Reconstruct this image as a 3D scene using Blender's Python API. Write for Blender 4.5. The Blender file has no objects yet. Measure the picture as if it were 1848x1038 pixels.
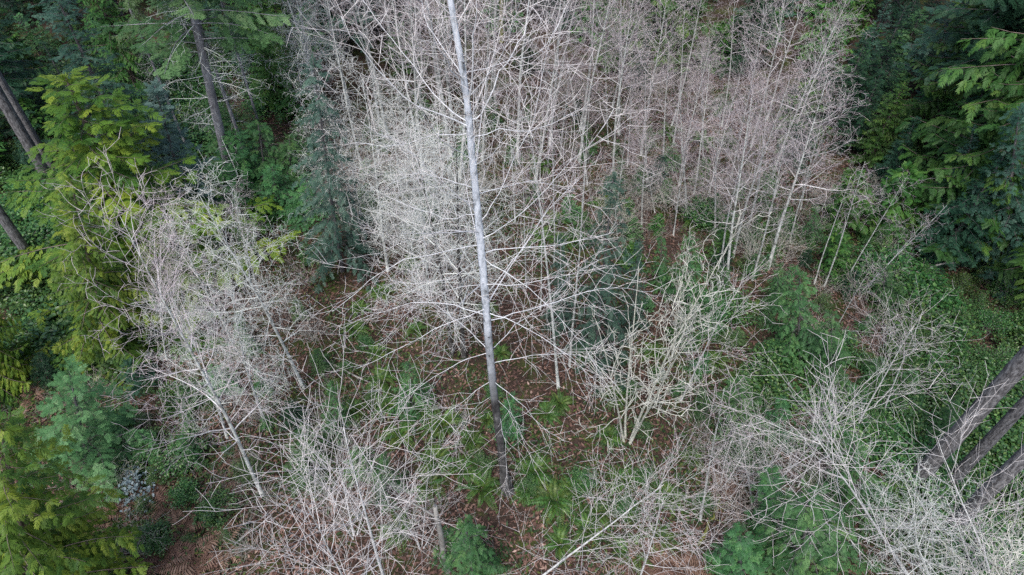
import bpy, math, random
import numpy as np
from mathutils import Vector, Matrix, Quaternion

# ------------------------------------------------------------------ camera, sky, sun, exposure
sc = bpy.context.scene
COL = sc.collection
CAM_H, PITCH, FPX = 20.0, 46.0, 1232.0          # drone height, degrees below the horizon, focal length in photo pixels
cam_d = bpy.data.cameras.new("camera")
cam_d.sensor_width = 36.0
cam_d.lens = 36.0 * FPX / 1848.0
cam_d.clip_start = 0.2
cam_d.clip_end = 2000.0
cam = bpy.data.objects.new("camera", cam_d)
cam.location = (0, 0, CAM_H)
cam.rotation_euler = (math.radians(90 - PITCH), 0, 0)
COL.objects.link(cam)
sc.camera = cam

SUN_EL, SUN_AZ = math.radians(60), math.radians(-162)     # azimuth clockwise from +Y: behind the camera, to its left
world = bpy.data.worlds.new("World")
sc.world = world
world.use_nodes = True
wn = world.node_tree.nodes
sky = wn.new("ShaderNodeTexSky")
sky.sky_type = 'NISHITA'
sky.sun_disc = False
sky.sun_elevation = SUN_EL
sky.sun_rotation = SUN_AZ
sky.air_density = 1.0
sky.dust_density = 3.0
sky.ozone_density = 1.0
wn["Background"].inputs["Strength"].default_value = 0.115
world.node_tree.links.new(sky.outputs[0], wn["Background"].inputs["Color"])

sun_d = bpy.data.lights.new("sun", 'SUN')
sun_d.energy = 1.5
sun_d.angle = math.radians(24)
sun_d.color = (1.0, 0.985, 0.965)
sun = bpy.data.objects.new("sun", sun_d)
to_sun = Vector((math.sin(SUN_AZ) * math.cos(SUN_EL), math.cos(SUN_AZ) * math.cos(SUN_EL), math.sin(SUN_EL)))
sun.rotation_euler = (-to_sun).to_track_quat('-Z', 'Y').to_euler()
sun.location = (-20, -20, 60)
COL.objects.link(sun)

sc.view_settings.view_transform = 'Standard'
sc.view_settings.look = 'None'
sc.view_settings.gamma = 1.0
sc.view_settings.exposure = 1.2
sc.view_settings.use_curve_mapping = False
sc.render.engine = 'CYCLES'
sc.cycles.max_bounces = 6
sc.cycles.diffuse_bounces = 3
sc.cycles.glossy_bounces = 1
sc.cycles.transmission_bounces = 2
sc.cycles.use_denoising = False
sc.cycles.caustics_reflective = False
sc.cycles.caustics_refractive = False

# ------------------------------------------------------------------ pixel -> place helpers (photo pixels, 1848 x 1038)
_c, _s = math.cos(math.radians(90 - PITCH)), math.sin(math.radians(90 - PITCH))

def ray(px, py):
    cx, cy = (px - 924.0) / FPX, (519.0 - py) / FPX
    return Vector((cx, cy * _c + _s, cy * _s - _c))

def gz(x, y):
    """height of the forest floor"""
    return (0.22 * math.sin(x * 0.21 + 1.3) * math.cos(y * 0.17 + 0.4) + 0.12 * math.sin(x * 0.53 - y * 0.31)
            + 0.07 * math.cos(x * 0.9 + y * 0.77))

def G(px, py):
    d = ray(px, py)
    t = CAM_H / -d.z
    for _ in range(3):
        t = (CAM_H - gz(d.x * t, d.y * t)) / -d.z
    return Vector((d.x * t, d.y * t, gz(d.x * t, d.y * t)))

def P(px, py, Y):
    d = ray(px, py)
    t = Y / d.y
    return Vector((d.x * t, Y, CAM_H + d.z * t))

def proj(p):
    x, y, z = p[0], p[1], p[2] - CAM_H
    depth = y * _s - z * _c
    up = y * _c + z * _s
    if depth <= 0.1:
        return (-9999, -9999)
    return (924 + FPX * x / depth, 519 - FPX * up / depth)

# ------------------------------------------------------------------ materials
def _mat(name):
    m = bpy.data.materials.new(name)
    m.use_nodes = True
    nt = m.node_tree
    return m, nt, nt.nodes, nt.links, nt.nodes["Principled BSDF"], nt.nodes["Material Output"]

def _ramp(n, stops, interp='LINEAR'):
    r = n.new("ShaderNodeValToRGB")
    r.color_ramp.interpolation = interp
    els = r.color_ramp.elements
    while len(els) < len(stops):
        els.new(0.5)
    for e, (p, c) in zip(els, stops):
        e.position = p
        e.color = (*c, 1)
    return r

def foliage(name, stops, rough=0.55, trans=0.25, vary=0.25, hue=0.02, spec=0.3):
    """leaf colour from the 'tint' each spray carries, shifted a little from plant to plant"""
    m, nt, n, l, b, out = _mat(name)
    at = n.new("ShaderNodeAttribute"); at.attribute_name = "tint"
    r = _ramp(n, stops)
    l.new(at.outputs["Fac"], r.inputs[0])
    oi = n.new("ShaderNodeObjectInfo")
    hs = n.new("ShaderNodeHueSaturation")
    mv = n.new("ShaderNodeMapRange"); mv.inputs[3].default_value = 1 - vary; mv.inputs[4].default_value = 1 + vary
    mh = n.new("ShaderNodeMapRange"); mh.inputs[3].default_value = 0.5 - hue; mh.inputs[4].default_value = 0.5 + hue
    l.new(oi.outputs["Random"], mv.inputs[0]); l.new(oi.outputs["Random"], mh.inputs[0])
    l.new(mv.outputs[0], hs.inputs["Value"]); l.new(mh.outputs[0], hs.inputs["Hue"])
    l.new(r.outputs[0], hs.inputs["Color"])
    l.new(hs.outputs[0], b.inputs["Base Color"])
    b.inputs["Roughness"].default_value = rough
    b.inputs["Specular IOR Level"].default_value = spec
    if trans > 0:
        tr = n.new("ShaderNodeBsdfTranslucent")
        l.new(hs.outputs[0], tr.inputs["Color"])
        mx = n.new("ShaderNodeMixShader"); mx.inputs[0].default_value = trans
        l.new(b.outputs[0], mx.inputs[1]); l.new(tr.outputs[0], mx.inputs[2])
        l.new(mx.outputs[0], out.inputs["Surface"])
    return m

def bark(name, base, patch, scale=3.0, thresh=(0.42, 0.6), streak=1.0, rough=0.85, twig=None, vary=0.15, bump=0.4):
    """bark with lichen or dark patches; 'tint' near 1 marks the young twigs, which keep the twig colour"""
    m, nt, n, l, b, out = _mat(name)
    tc = n.new("ShaderNodeTexCoord")
    mp = n.new("ShaderNodeMapping"); mp.inputs["Scale"].default_value = (scale, scale, scale * streak)
    l.new(tc.outputs["Object"], mp.inputs["Vector"])
    nz = n.new("ShaderNodeTexNoise"); nz.inputs["Scale"].default_value = 1.0; nz.inputs["Detail"].default_value = 6
    nz.inputs["Roughness"].default_value = 0.7
    l.new(mp.outputs[0], nz.inputs["Vector"])
    r = _ramp(n, [(thresh[0], base), (thresh[1], patch)])
    l.new(nz.outputs["Fac"], r.inputs[0])
    col = r.outputs[0]
    if twig:
        at = n.new("ShaderNodeAttribute"); at.attribute_name = "tint"
        mx = n.new("ShaderNodeMix"); mx.data_type = 'RGBA'
        l.new(at.outputs["Fac"], mx.inputs[0])
        l.new(col, mx.inputs[6]); mx.inputs[7].default_value = (*twig, 1)
        col = mx.outputs[2]
    oi = n.new("ShaderNodeObjectInfo")
    mv = n.new("ShaderNodeMapRange"); mv.inputs[3].default_value = 1 - vary; mv.inputs[4].default_value = 1 + vary
    l.new(oi.outputs["Random"], mv.inputs[0])
    hs = n.new("ShaderNodeHueSaturation")
    l.new(mv.outputs[0], hs.inputs["Value"]); l.new(col, hs.inputs["Color"])
    l.new(hs.outputs[0], b.inputs["Base Color"])
    b.inputs["Roughness"].default_value = rough
    b.inputs["Specular IOR Level"].default_value = 0.2
    if bump:
        bp = n.new("ShaderNodeBump"); bp.inputs["Strength"].default_value = bump; bp.inputs["Distance"].default_value = 0.02
        l.new(nz.outputs["Fac"], bp.inputs["Height"]); l.new(bp.outputs[0], b.inputs["Normal"])
    return m

def ground_mat():
    m, nt, n, l, b, out = _mat("forest_floor")
    tc = n.new("ShaderNodeTexCoord")
    def noise(scale, detail=6, rough=0.6):
        z = n.new("ShaderNodeTexNoise"); z.inputs["Scale"].default_value = scale; z.inputs["Detail"].default_value = detail
        z.inputs["Roughness"].default_value = rough
        l.new(tc.outputs["Object"], z.inputs["Vector"]); return z
    n1, n2, n3 = noise(9, 8, 0.75), noise(0.35, 4), noise(0.9, 5, 0.65)
    litter = _ramp(n, [(0.3, (0.016, 0.012, 0.010)), (0.5, (0.048, 0.033, 0.026)), (0.62, (0.078, 0.054, 0.043)), (0.75, (0.14, 0.105, 0.085))])
    l.new(n1.outputs["Fac"], litter.inputs[0])
    moss = _ramp(n, [(0.3, (0.018, 0.030, 0.010)), (0.6, (0.060, 0.075, 0.020)), (0.75, (0.11, 0.11, 0.025))])
    l.new(n1.outputs["Fac"], moss.inputs[0])
    mask = _ramp(n, [(0.47, (0, 0, 0)), (0.62, (1, 1, 1))])
    l.new(n3.outputs["Fac"], mask.inputs[0])
    mx = n.new("ShaderNodeMix"); mx.data_type = 'RGBA'
    l.new(mask.outputs[0], mx.inputs[0]); l.new(litter.outputs[0], mx.inputs[6]); l.new(moss.outputs[0], mx.inputs[7])
    dark = _ramp(n, [(0.35, (0.6, 0.6, 0.6)), (0.65, (1.15, 1.1, 1.05))])
    l.new(n2.outputs["Fac"], dark.inputs[0])
    mm = n.new("ShaderNodeMix"); mm.data_type = 'RGBA'; mm.blend_type = 'MULTIPLY'; mm.inputs[0].default_value = 1
    l.new(mx.outputs[2], mm.inputs[6]); l.new(dark.outputs[0], mm.inputs[7])
    l.new(mm.outputs[2], b.inputs["Base Color"])
    b.inputs["Roughness"].default_value = 0.95
    b.inputs["Specular IOR Level"].default_value = 0.15
    bp = n.new("ShaderNodeBump"); bp.inputs["Strength"].default_value = 0.9; bp.inputs["Distance"].default_value = 0.06
    l.new(n1.outputs["Fac"], bp.inputs["Height"]); l.new(bp.outputs[0], b.inputs["Normal"])
    return m

def hero_trunk_mat():
    """smooth pale bark above, old furrowed dark bark on the lowest metres, broken edge between them"""
    m, nt, n, l, b, out = _mat("pale_trunk_bark")
    tc = n.new("ShaderNodeTexCoord")
    mp = n.new("ShaderNodeMapping"); mp.inputs["Scale"].default_value = (5, 5, 2.2)
    l.new(tc.outputs["Object"], mp.inputs["Vector"])
    nz = n.new("ShaderNodeTexNoise"); nz.inputs["Scale"].default_value = 1.6; nz.inputs["Detail"].default_value = 8; nz.inputs["Roughness"].default_value = 0.7
    l.new(mp.outputs[0], nz.inputs["Vector"])
    n2 = n.new("ShaderNodeTexNoise"); n2.inputs["Scale"].default_value = 0.9; n2.inputs["Detail"].default_value = 5
    l.new(tc.outputs["Object"], n2.inputs["Vector"])
    pale = _ramp(n, [(0.42, (0.58, 0.61, 0.66)), (0.52, (0.44, 0.47, 0.515)), (0.60, (0.26, 0.28, 0.30)), (0.67, (0.07, 0.07, 0.075))])
    dark = _ramp(n, [(0.40, (0.030, 0.029, 0.030)), (0.58, (0.085, 0.083, 0.082)), (0.72, (0.24, 0.24, 0.24))])
    l.new(nz.outputs["Fac"], pale.inputs[0]); l.new(nz.outputs["Fac"], dark.inputs[0])
    sx = n.new("ShaderNodeSeparateXYZ"); l.new(tc.outputs["Object"], sx.inputs[0])
    ad = n.new("ShaderNodeMath"); ad.operation = 'MULTIPLY_ADD'; ad.inputs[1].default_value = 7.0
    l.new(n2.outputs["Fac"], ad.inputs[0]); l.new(sx.outputs["Z"], ad.inputs[2])
    mr = n.new("ShaderNodeMapRange"); mr.inputs[1].default_value = 8.2; mr.inputs[2].default_value = 12.4
    l.new(ad.outputs[0], mr.inputs[0])
    mx = n.new("ShaderNodeMix"); mx.data_type = 'RGBA'
    l.new(mr.outputs[0], mx.inputs[0]); l.new(dark.outputs[0], mx.inputs[6]); l.new(pale.outputs[0], mx.inputs[7])
    l.new(mx.outputs[2], b.inputs["Base Color"]); b.inputs["Roughness"].default_value = 0.8; b.inputs["Specular IOR Level"].default_value = 0.2
    bp = n.new("ShaderNodeBump"); bp.inputs["Strength"].default_value = 0.6; bp.inputs["Distance"].default_value = 0.02
    l.new(nz.outputs["Fac"], bp.inputs["Height"]); l.new(bp.outputs[0], b.inputs["Normal"])
    return m

M = {}
M['ground'] = ground_mat()
M['hero_bark'] = bark("pale_smooth_bark", (0.60, 0.61, 0.63), (0.33, 0.34, 0.35), 2.6, (0.50, 0.66), 2.2, 0.75, twig=(0.56, 0.53, 0.52), vary=0.03)
M['hero_base'] = bark("dark_furrowed_bark", (0.035, 0.035, 0.038), (0.22, 0.23, 0.24), 6, (0.48, 0.70), 0.4, 0.9, vary=0.03, bump=0.9)
M['alder'] = bark("lichened_alder_bark", (0.44, 0.455, 0.43), (0.14, 0.14, 0.13), 5.0, (0.46, 0.62), 1.0, twig=(0.42, 0.37, 0.36))
M['alder_twig'] = bark("alder_twig_bark", (0.58, 0.58, 0.57), (0.33, 0.29, 0.28), 5.0, (0.45, 0.62), 1.0, twig=(0.43, 0.375, 0.385), bump=0)
M['lichen'] = bark("crusted_lichen_bark", (0.57, 0.59, 0.55), (0.22, 0.23, 0.21), 6.0, (0.48, 0.66), 1.0, twig=(0.53, 0.54, 0.51), bump=0)
M['dark_trunk'] = bark("dark_mossy_alder_bark", (0.045, 0.042, 0.040), (0.20, 0.19, 0.18), 5.0, (0.50, 0.70), 0.8)
M['crust'] = bark("thick_pale_lichen", (0.48, 0.48, 0.41), (0.20, 0.20, 0.17), 9.0, (0.48, 0.66), 1.0, twig=(0.47, 0.465, 0.41), bump=0)
M['maple'] = bark("smooth_pinkish_bark", (0.54, 0.54, 0.53), (0.20, 0.19, 0.185), 4.0, (0.48, 0.66), 1.0, twig=(0.52, 0.485, 0.475), bump=0)
M['shrub_twig'] = bark("brown_shrub_bark", (0.26, 0.225, 0.205), (0.15, 0.12, 0.11), 4.0, (0.45, 0.65), 1.0, twig=(0.29, 0.25, 0.235), bump=0)
M['grey_twig'] = bark("grey_shrub_bark", (0.36, 0.34, 0.30), (0.22, 0.20, 0.18), 4.0, (0.45, 0.65), 1.0, twig=(0.38, 0.36, 0.32), bump=0)
M['conifer_bark'] = bark("furrowed_conifer_bark", (0.070, 0.064, 0.064), (0.19, 0.18, 0.18), 4.5, (0.42, 0.66), 0.35, 0.95, bump=0.9)
M['grey_bark'] = bark("pale_grey_fir_bark", (0.14, 0.135, 0.145), (0.33, 0.325, 0.34), 4.5, (0.42, 0.64), 0.35, 0.95, bump=0.8)
M['big_bark'] = bark("grey_ridged_bark", (0.050, 0.047, 0.049), (0.215, 0.21, 0.215), 11.0, (0.40, 0.62), 0.45, 0.95, bump=1.0)
M['cedar_bark'] = bark("stringy_cedar_bark", (0.10, 0.075, 0.062), (0.20, 0.165, 0.145), 5.0, (0.4, 0.65), 0.25, 0.95, bump=0.8)
M['dead_wood'] = bark("bleached_dead_wood", (0.30, 0.29, 0.27), (0.14, 0.13, 0.12), 5.0, (0.45, 0.65), 0.5, bump=0.6)
M['moss_wood'] = bark("mossy_wood", (0.14, 0.15, 0.035), (0.07, 0.06, 0.03), 5.0, (0.48, 0.65), 0.6, bump=0.8)
M['cedar_y'] = foliage("cedar_yellow_green", [(0.0, (0.041, 0.112, 0.019)), (0.55, (0.105, 0.194, 0.024)), (1.0, (0.229, 0.292, 0.035))], trans=0.35, vary=0.08, hue=0.008)
M['cedar_g'] = foliage("cedar_mid_green", [(0.0, (0.024, 0.084, 0.019)), (0.6, (0.051, 0.144, 0.027)), (1.0, (0.104, 0.196, 0.034))], vary=0.2, hue=0.015)
M['fir_b'] = foliage("fir_blue_green", [(0.0, (0.024, 0.072, 0.049)), (0.6, (0.051, 0.123, 0.085)), (1.0, (0.102, 0.183, 0.132))], vary=0.2, hue=0.02)
M['fir_d'] = foliage("fir_dark_green", [(0.0, (0.012, 0.042, 0.022)), (0.6, (0.024, 0.074, 0.038)), (1.0, (0.050, 0.109, 0.053))], vary=0.25, hue=0.02)
M['fir_l'] = foliage("fir_bright_green", [(0.0, (0.045, 0.115, 0.040)), (0.6, (0.090, 0.190, 0.070)), (1.0, (0.170, 0.270, 0.120))], vary=0.15, hue=0.02)
M['fir_p'] = foliage("spruce_pale_blue_green", [(0.0, (0.050, 0.100, 0.085)), (0.6, (0.095, 0.165, 0.140)), (1.0, (0.17, 0.25, 0.215))], vary=0.05, hue=0.01)
M['fir_s'] = foliage("fir_slate_green", [(0.0, (0.026, 0.062, 0.044)), (0.6, (0.048, 0.100, 0.070)), (1.0, (0.082, 0.142, 0.098))], vary=0.1, hue=0.01)
M['hemlock'] = foliage("hemlock_fresh_green", [(0.0, (0.031, 0.095, 0.034)), (0.6, (0.058, 0.158, 0.050)), (1.0, (0.108, 0.216, 0.065))], vary=0.22, hue=0.02)
M['fern'] = foliage("sword_fern_green", [(0.0, (0.031, 0.076, 0.019)), (0.6, (0.060, 0.128, 0.029)), (1.0, (0.119, 0.183, 0.038))], vary=0.25, hue=0.02, rough=0.45)
M['bracken'] = foliage("dead_bracken", [(0.0, (0.088, 0.048, 0.034)), (0.6, (0.168, 0.100, 0.072)), (1.0, (0.264, 0.176, 0.132))], vary=0.2, hue=0.01, trans=0.15, rough=0.8)
M['salal'] = foliage("glossy_salal", [(0.0, (0.020, 0.066, 0.022)), (0.55, (0.050, 0.125, 0.034)), (1.0, (0.125, 0.215, 0.055))], vary=0.12, hue=0.02, rough=0.38, spec=0.5)
M['glaucous'] = foliage("glaucous_leaf", [(0.0, (0.11, 0.16, 0.17)), (0.6, (0.19, 0.25, 0.27)), (1.0, (0.30, 0.36, 0.38))], vary=0.05, hue=0.005, rough=0.5)
M['litter'] = foliage("fallen_leaves", [(0.0, (0.032, 0.019, 0.015)), (0.35, (0.080, 0.044, 0.034)), (0.65, (0.142, 0.078, 0.059)), (0.88, (0.239, 0.150, 0.115)), (1.0, (0.435, 0.305, 0.250))], vary=0.0, hue=0.0, trans=0.05, rough=0.7)
M['cover'] = foliage("low_ground_plants", [(0.0, (0.018, 0.046, 0.016)), (0.6, (0.042, 0.080, 0.024)), (1.0, (0.11, 0.135, 0.028))], vary=0.0, hue=0.0)

# ------------------------------------------------------------------ mesh builders
class MB:
    """collects numpy pieces, builds one mesh with a per-vertex 'tint'"""
    def __init__(s):
        s.v, s.q, s.t, s.a, s.n = [], [], [], [], 0
        s.tubes = {}

    def add(s, v, quads=None, tris=None, tint=0.5):
        v = np.asarray(v, dtype=np.float32).reshape(-1, 3)
        if quads is not None:
            s.q.append(np.asarray(quads, dtype=np.int64).reshape(-1, 4) + s.n)
        if tris is not None:
            s.t.append(np.asarray(tris, dtype=np.int64).reshape(-1, 3) + s.n)
        s.v.append(v)
        tint = np.asarray(tint, dtype=np.float32)
        s.a.append(np.broadcast_to(tint, (len(v),)) if tint.ndim == 0 else tint)
        s.n += len(v)

    def tube(s, pts, rad, k=3, tint=0.0):
        s.tubes.setdefault((len(pts), k), []).append((pts, rad, tint))

    def _flush(s):
        for (n, k), lst in s.tubes.items():
            m = len(lst)
            p = np.array([[tuple(q) for q in e[0]] for e in lst], dtype=np.float64)
            r = np.array([e[1] for e in lst], dtype=np.float64)
            ti = np.array([e[2] for e in lst], dtype=np.float32)
            tan = np.empty_like(p)
            tan[:, 1:-1] = p[:, 2:] - p[:, :-2] if n > 2 else 0
            tan[:, 0] = p[:, 1] - p[:, 0]; tan[:, -1] = p[:, -1] - p[:, -2]
            tan /= np.linalg.norm(tan, axis=2, keepdims=True) + 1e-9
            main = p[:, -1] - p[:, 0]
            ref = np.zeros((m, 3)); ref[np.arange(m), np.argmin(np.abs(main), axis=1)] = 1
            u = np.cross(tan, ref[:, None, :]); u /= np.linalg.norm(u, axis=2, keepdims=True) + 1e-9
            w = np.cross(tan, u)
            ang = np.arange(k) * 2 * math.pi / k
            ring = (p[:, :, None, :] + r[:, :, None, None] * (u[:, :, None, :] * np.cos(ang)[None, None, :, None] + w[:, :, None, :] * np.sin(ang)[None, None, :, None]))
            if k >= 8:      # uneven bark surface: long ridges and small bumps
                rs = np.random.RandomState(n * k + m)
                ridge = 1 + rs.normal(0, 0.035, (m, 1, k)) + rs.normal(0, 0.028, (m, n, k))
                ring = p[:, :, None, :] + (ring - p[:, :, None, :]) * ridge[..., None]
            base = (np.arange(m) * n * k)[:, None, None]
            i = (np.arange(n - 1) * k)[None, :, None]
            j = np.arange(k)[None, None, :]
            j2 = (j + 1) % k
            f = np.stack([base + i + j, base + i + j2, base + i + k + j2, base + i + k + j], axis=-1)
            s.add(ring.reshape(-1, 3), quads=f.reshape(-1, 4), tint=np.repeat(ti, n * k))
            if k >= 5:      # close the ends of thick pieces
                for e in (0, (n - 1) * k):
                    for a in range(1, k - 1):
                        s.t.append((np.stack([np.arange(m) * n * k + e, np.arange(m) * n * k + e + a, np.arange(m) * n * k + e + a + 1], axis=-1)) + s.n - m * n * k)
        s.tubes = {}

    def mesh(s, name, mat, smooth=False):
        s._flush()
        v = np.concatenate(s.v)
        q = np.concatenate(s.q) if s.q else np.zeros((0, 4), int)
        t = np.concatenate(s.t) if s.t else np.zeros((0, 3), int)
        me = bpy.data.meshes.new(name)
        me.vertices.add(len(v)); me.vertices.foreach_set("co", v.astype(np.float32).ravel())
        loops = np.concatenate([q.ravel(), t.ravel()]).astype(np.int32)
        me.loops.add(len(loops)); me.loops.foreach_set("vertex_index", loops)
        starts = np.concatenate([np.arange(len(q)) * 4, len(q) * 4 + np.arange(len(t)) * 3]).astype(np.int32)
        me.polygons.add(len(starts)); me.polygons.foreach_set("loop_start", starts)
        if smooth:
            me.polygons.foreach_set("use_smooth", np.ones(len(starts), dtype=bool))
        me.update(calc_edges=True)
        at = me.attributes.new("tint", 'FLOAT', 'POINT')
        at.data.foreach_set("value", np.concatenate(s.a).astype(np.float32))
        me.materials.append(mat)
        return me

def obj(name, me, parent=None):
    o = bpy.data.objects.new(name, me)
    COL.objects.link(o)
    if parent is not None:
        o.parent = parent
        if name in ("branches", "dead_branches", "twigs", "side_twigs"):
            o['kind'] = 'stuff'
    return o

THINGS = []
def thing(name, cat, zone, base, text):
    """an Empty at the foot of a plant; its label is written at the end, when all neighbours are known"""
    o = bpy.data.objects.new(name, None)
    o.empty_display_size = 0.2
    COL.objects.link(o)
    o['category'] = cat
    THINGS.append((o, zone, text, proj(base)[0]))
    return o

ORD = "first second third fourth fifth sixth seventh eighth ninth tenth eleventh twelfth thirteenth fourteenth fifteenth sixteenth seventeenth eighteenth nineteenth twentieth".split()
TENS = {20: "twenty", 30: "thirty", 40: "forty", 50: "fifty"}
def ordinal(i):
    if i <= 20: return ORD[i - 1]
    t, u = i // 10 * 10, i % 10
    return TENS[t][:-1] + "ieth" if u == 0 else TENS[t] + "-" + ORD[u - 1]

def write_labels():
    zones = {}
    for e in THINGS:
        zones.setdefault((e[1], e[2]), []).append(e)
    for (zone, text), lst in zones.items():
        lst.sort(key=lambda e: e[3])
        for i, (o, _, _, _) in enumerate(lst):
            if zone:
                o['group'] = zone
            if len(lst) == 1:
                o['label'] = text
            elif i == 0:
                o['label'] = text + ", leftmost of its kind there"
            elif i == len(lst) - 1:
                o['label'] = text + ", rightmost of its kind there"
            else:
                o['label'] = text + ", " + ordinal(i + 1) + " from the left"

def rv(rng, s=1.0):
    return Vector((rng.gauss(0, s), rng.gauss(0, s), rng.gauss(0, s)))

# ------------------------------------------------------------------ bare branches
UP = Vector((0, 0, 1))
def side_dir(d, ang, az):
    a = d.cross(UP)
    if a.length < 1e-3: a = Vector((1, 0, 0))
    a.normalize(); b = d.cross(a)
    return (d * math.cos(ang) + (a * math.cos(az) + b * math.sin(az)) * math.sin(ang)).normalized()

def grow(mb, rng, pos, d, L, r, lvl, cfg):
    """one limb with its twigs: cfg lists hold one entry per level"""
    n = cfg['seg'][lvl]
    pts, rad = [pos.copy()], [r]
    step = L / n
    dirs = [d.copy()]
    for i in range(n):
        d = (d + rv(rng, cfg['wander'][lvl]) + UP * cfg['trop'][lvl]).normalized()
        pos = pos + d * step
        pts.append(pos); dirs.append(d)
        t = (i + 1) / n
        rad.append(max(cfg['rmin'] * (1 - 0.45 * t), r * (1 - 0.82 * t)))
    if cfg.get('knob') and lvl < 3:
        rad = [q * rng.uniform(0.75, 1.5) + cfg['knob'] * rng.random() for q in rad]
    k = 5 if r > 0.03 else (4 if r > 0.015 else 3)
    mb.tube(pts, rad, k, min(1.0, max(0.0, 1.15 - r / cfg['rtw'])))
    if lvl + 1 < len(cfg['seg']):
        cnt = cfg['dens'][lvl] * L * rng.uniform(0.8, 1.2)
        cnt = int(cnt) + (rng.random() < cnt % 1)
        t0 = cfg['t0'][lvl]
        az = rng.uniform(0, 6.28)
        for i in range(cnt):
            t = t0 + (1 - t0) * (i + rng.random()) / max(1, cnt)
            t = min(t, 0.99)
            f = t * n; j = int(f); u = f - j
            q = pts[j].lerp(pts[j + 1], u)
            az += 2.4 + rng.uniform(-0.5, 0.5)
            cd = side_dir(dirs[j + 1], math.radians(rng.uniform(*cfg['ang'][lvl])), az)
            cl = cfg['len'][lvl] * (1 - cfg['taper'][lvl] * t) * rng.uniform(0.55, 1.25)
            cr = max(cfg['rmin'], (r * (1 - 0.75 * t)) * cfg['rr'])
            grow(mb, rng, q, cd, cl, cr, lvl + 1, cfg)

def trunk_line(rng, h, bend, n=10, r0=0.1, tip=0.005, start=None):
    pts, rad = [], []
    x = y = 0.0; vx = rng.gauss(0, bend); vy = rng.gauss(0, bend)
    for i in range(n + 1):
        t = i / n
        pts.append(Vector((x, y, h * t - 0.15 * (i == 0))))
        rad.append(tip + (r0 - tip) * (1 - t) ** 0.95 * (1.25 if i == 0 else 1))
        vx += rng.gauss(0, bend * 0.6); vy += rng.gauss(0, bend * 0.6)
        x += vx * h / n; y += vy * h / n
    return pts, rad

def along(pts, t):
    f = t * (len(pts) - 1); j = min(int(f), len(pts) - 2); u = f - j
    return pts[j].lerp(pts[j + 1], u), (pts[j + 1] - pts[j]).normalized(), j

ALDER = dict(seg=[7, 5, 4, 2], wander=[0.13, 0.16, 0.18, 0.2], trop=[0.05, 0.05, 0.04, 0.02], dens=[3.0, 3.8, 2.6], t0=[0.18, 0.15, 0.2],
             ang=[(30, 58), (30, 60), (30, 60)], len=[1.35, 0.70, 0.28], taper=[0.5, 0.4, 0.3], rr=0.58, rmin=0.0044, rtw=0.020)
LICH = dict(seg=[6, 5, 4, 3], wander=[0.09, 0.15, 0.22, 0.28], trop=[0.0, -0.01, -0.02, -0.02], dens=[3.6, 4.6, 5.0], t0=[0.12, 0.1, 0.1],
            ang=[(35, 70), (35, 75), (35, 80)], len=[1.25, 0.66, 0.30], taper=[0.45, 0.3, 0.2], rr=0.52, rmin=0.0043, rtw=0.02)
MAPLE = dict(seg=[7, 6, 4], wander=[0.08, 0.10, 0.14], trop=[0.02, 0.03, 0.04], dens=[2.6, 2.8], t0=[0.15, 0.15],
             ang=[(28, 60), (35, 65)], len=[2.1, 0.75], taper=[0.45, 0.35], rr=0.6, rmin=0.0052, rtw=0.02)
CRUST = dict(seg=[8, 6, 3, 2], wander=[0.13, 0.20, 0.3, 0.3], trop=[0.09, 0.05, 0.02, 0.0], dens=[2.4, 3.4, 3.4], t0=[0.15, 0.15, 0.2],
             ang=[(26, 52), (40, 75), (40, 80)], len=[0.95, 0.42, 0.16], taper=[0.4, 0.3, 0.2], rr=0.5, rmin=0.0055, rtw=0.03, knob=0.0045)
SHRUB = dict(seg=[6, 5, 3], wander=[0.14, 0.16, 0.2], trop=[-0.01, 0.0, 0.0], dens=[3.4, 4.0], t0=[0.2, 0.15],
             ang=[(25, 60), (30, 65)], len=[0.8, 0.32], taper=[0.4, 0.3], rr=0.6, rmin=0.0042, rtw=0.014)

def bare_tree(seed, h, r0, cfg, crown0, nb, blen, bang, bark_mat, twig_mat, stems=1, bend=0.02, shape=0.6, per_branch=False, splay=0.0):
    """template of a leafless tree: [(part name, mesh)], natural height"""
    rng = random.Random(seed)
    tr, cr = MB(), MB()
    parts, limbs = [], []
    for s_ in range(stems):
        hh = h * (1 if s_ == 0 else rng.uniform(0.65, 0.95))
        pts, rad = trunk_line(rng, hh, bend, 10, r0 * (1 if s_ == 0 else rng.uniform(0.6, 0.9)))
        if stems > 1:
            a = s_ * 2 * math.pi / stems + rng.uniform(-0.4, 0.4); sp = splay * rng.uniform(0.5, 1.2)
            pts = [p + Vector((math.cos(a), math.sin(a), 0)) * (0.08 + sp * max(0.0, p.z) ** 0.9) for p in pts]
        tr.tube(pts, rad, 8, 0.0)
        az = rng.uniform(0, 6)
        for i in range(nb if s_ == 0 else int(nb * 0.6)):
            t = crown0 + (0.99 - crown0) * ((i + rng.random()) / nb) ** 0.9
            q, d, j = along(pts, min(t, 0.995))
            az += 2.4 + rng.uniform(-0.6, 0.6)
            u = (t - crown0) / (1 - crown0)
            L = blen * (1 - u * shape) * (0.55 + 0.45 * min(1, u * 4)) * rng.uniform(0.6, 1.2)
            ang = math.radians(bang[0] + (bang[1] - bang[0]) * u + rng.uniform(-12, 12))
            cd = side_dir(d, ang, az)
            rr = max(0.010, rad[j] * rng.uniform(0.32, 0.52))
            if per_branch:
                one = MB(); grow(one, rng, q, cd, L, rr, 0, cfg)
                limbs.append(("branch", one.mesh("bare_branch", twig_mat)))
            else:
                grow(cr, rng, q, cd, L, rr, 0, cfg)
    parts.append(("trunk", tr.mesh("bare_trunk", bark_mat, True)))
    if per_branch: parts += limbs
    else: parts.append(("crown", cr.mesh("bare_crown", twig_mat)))
    return parts, h

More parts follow.
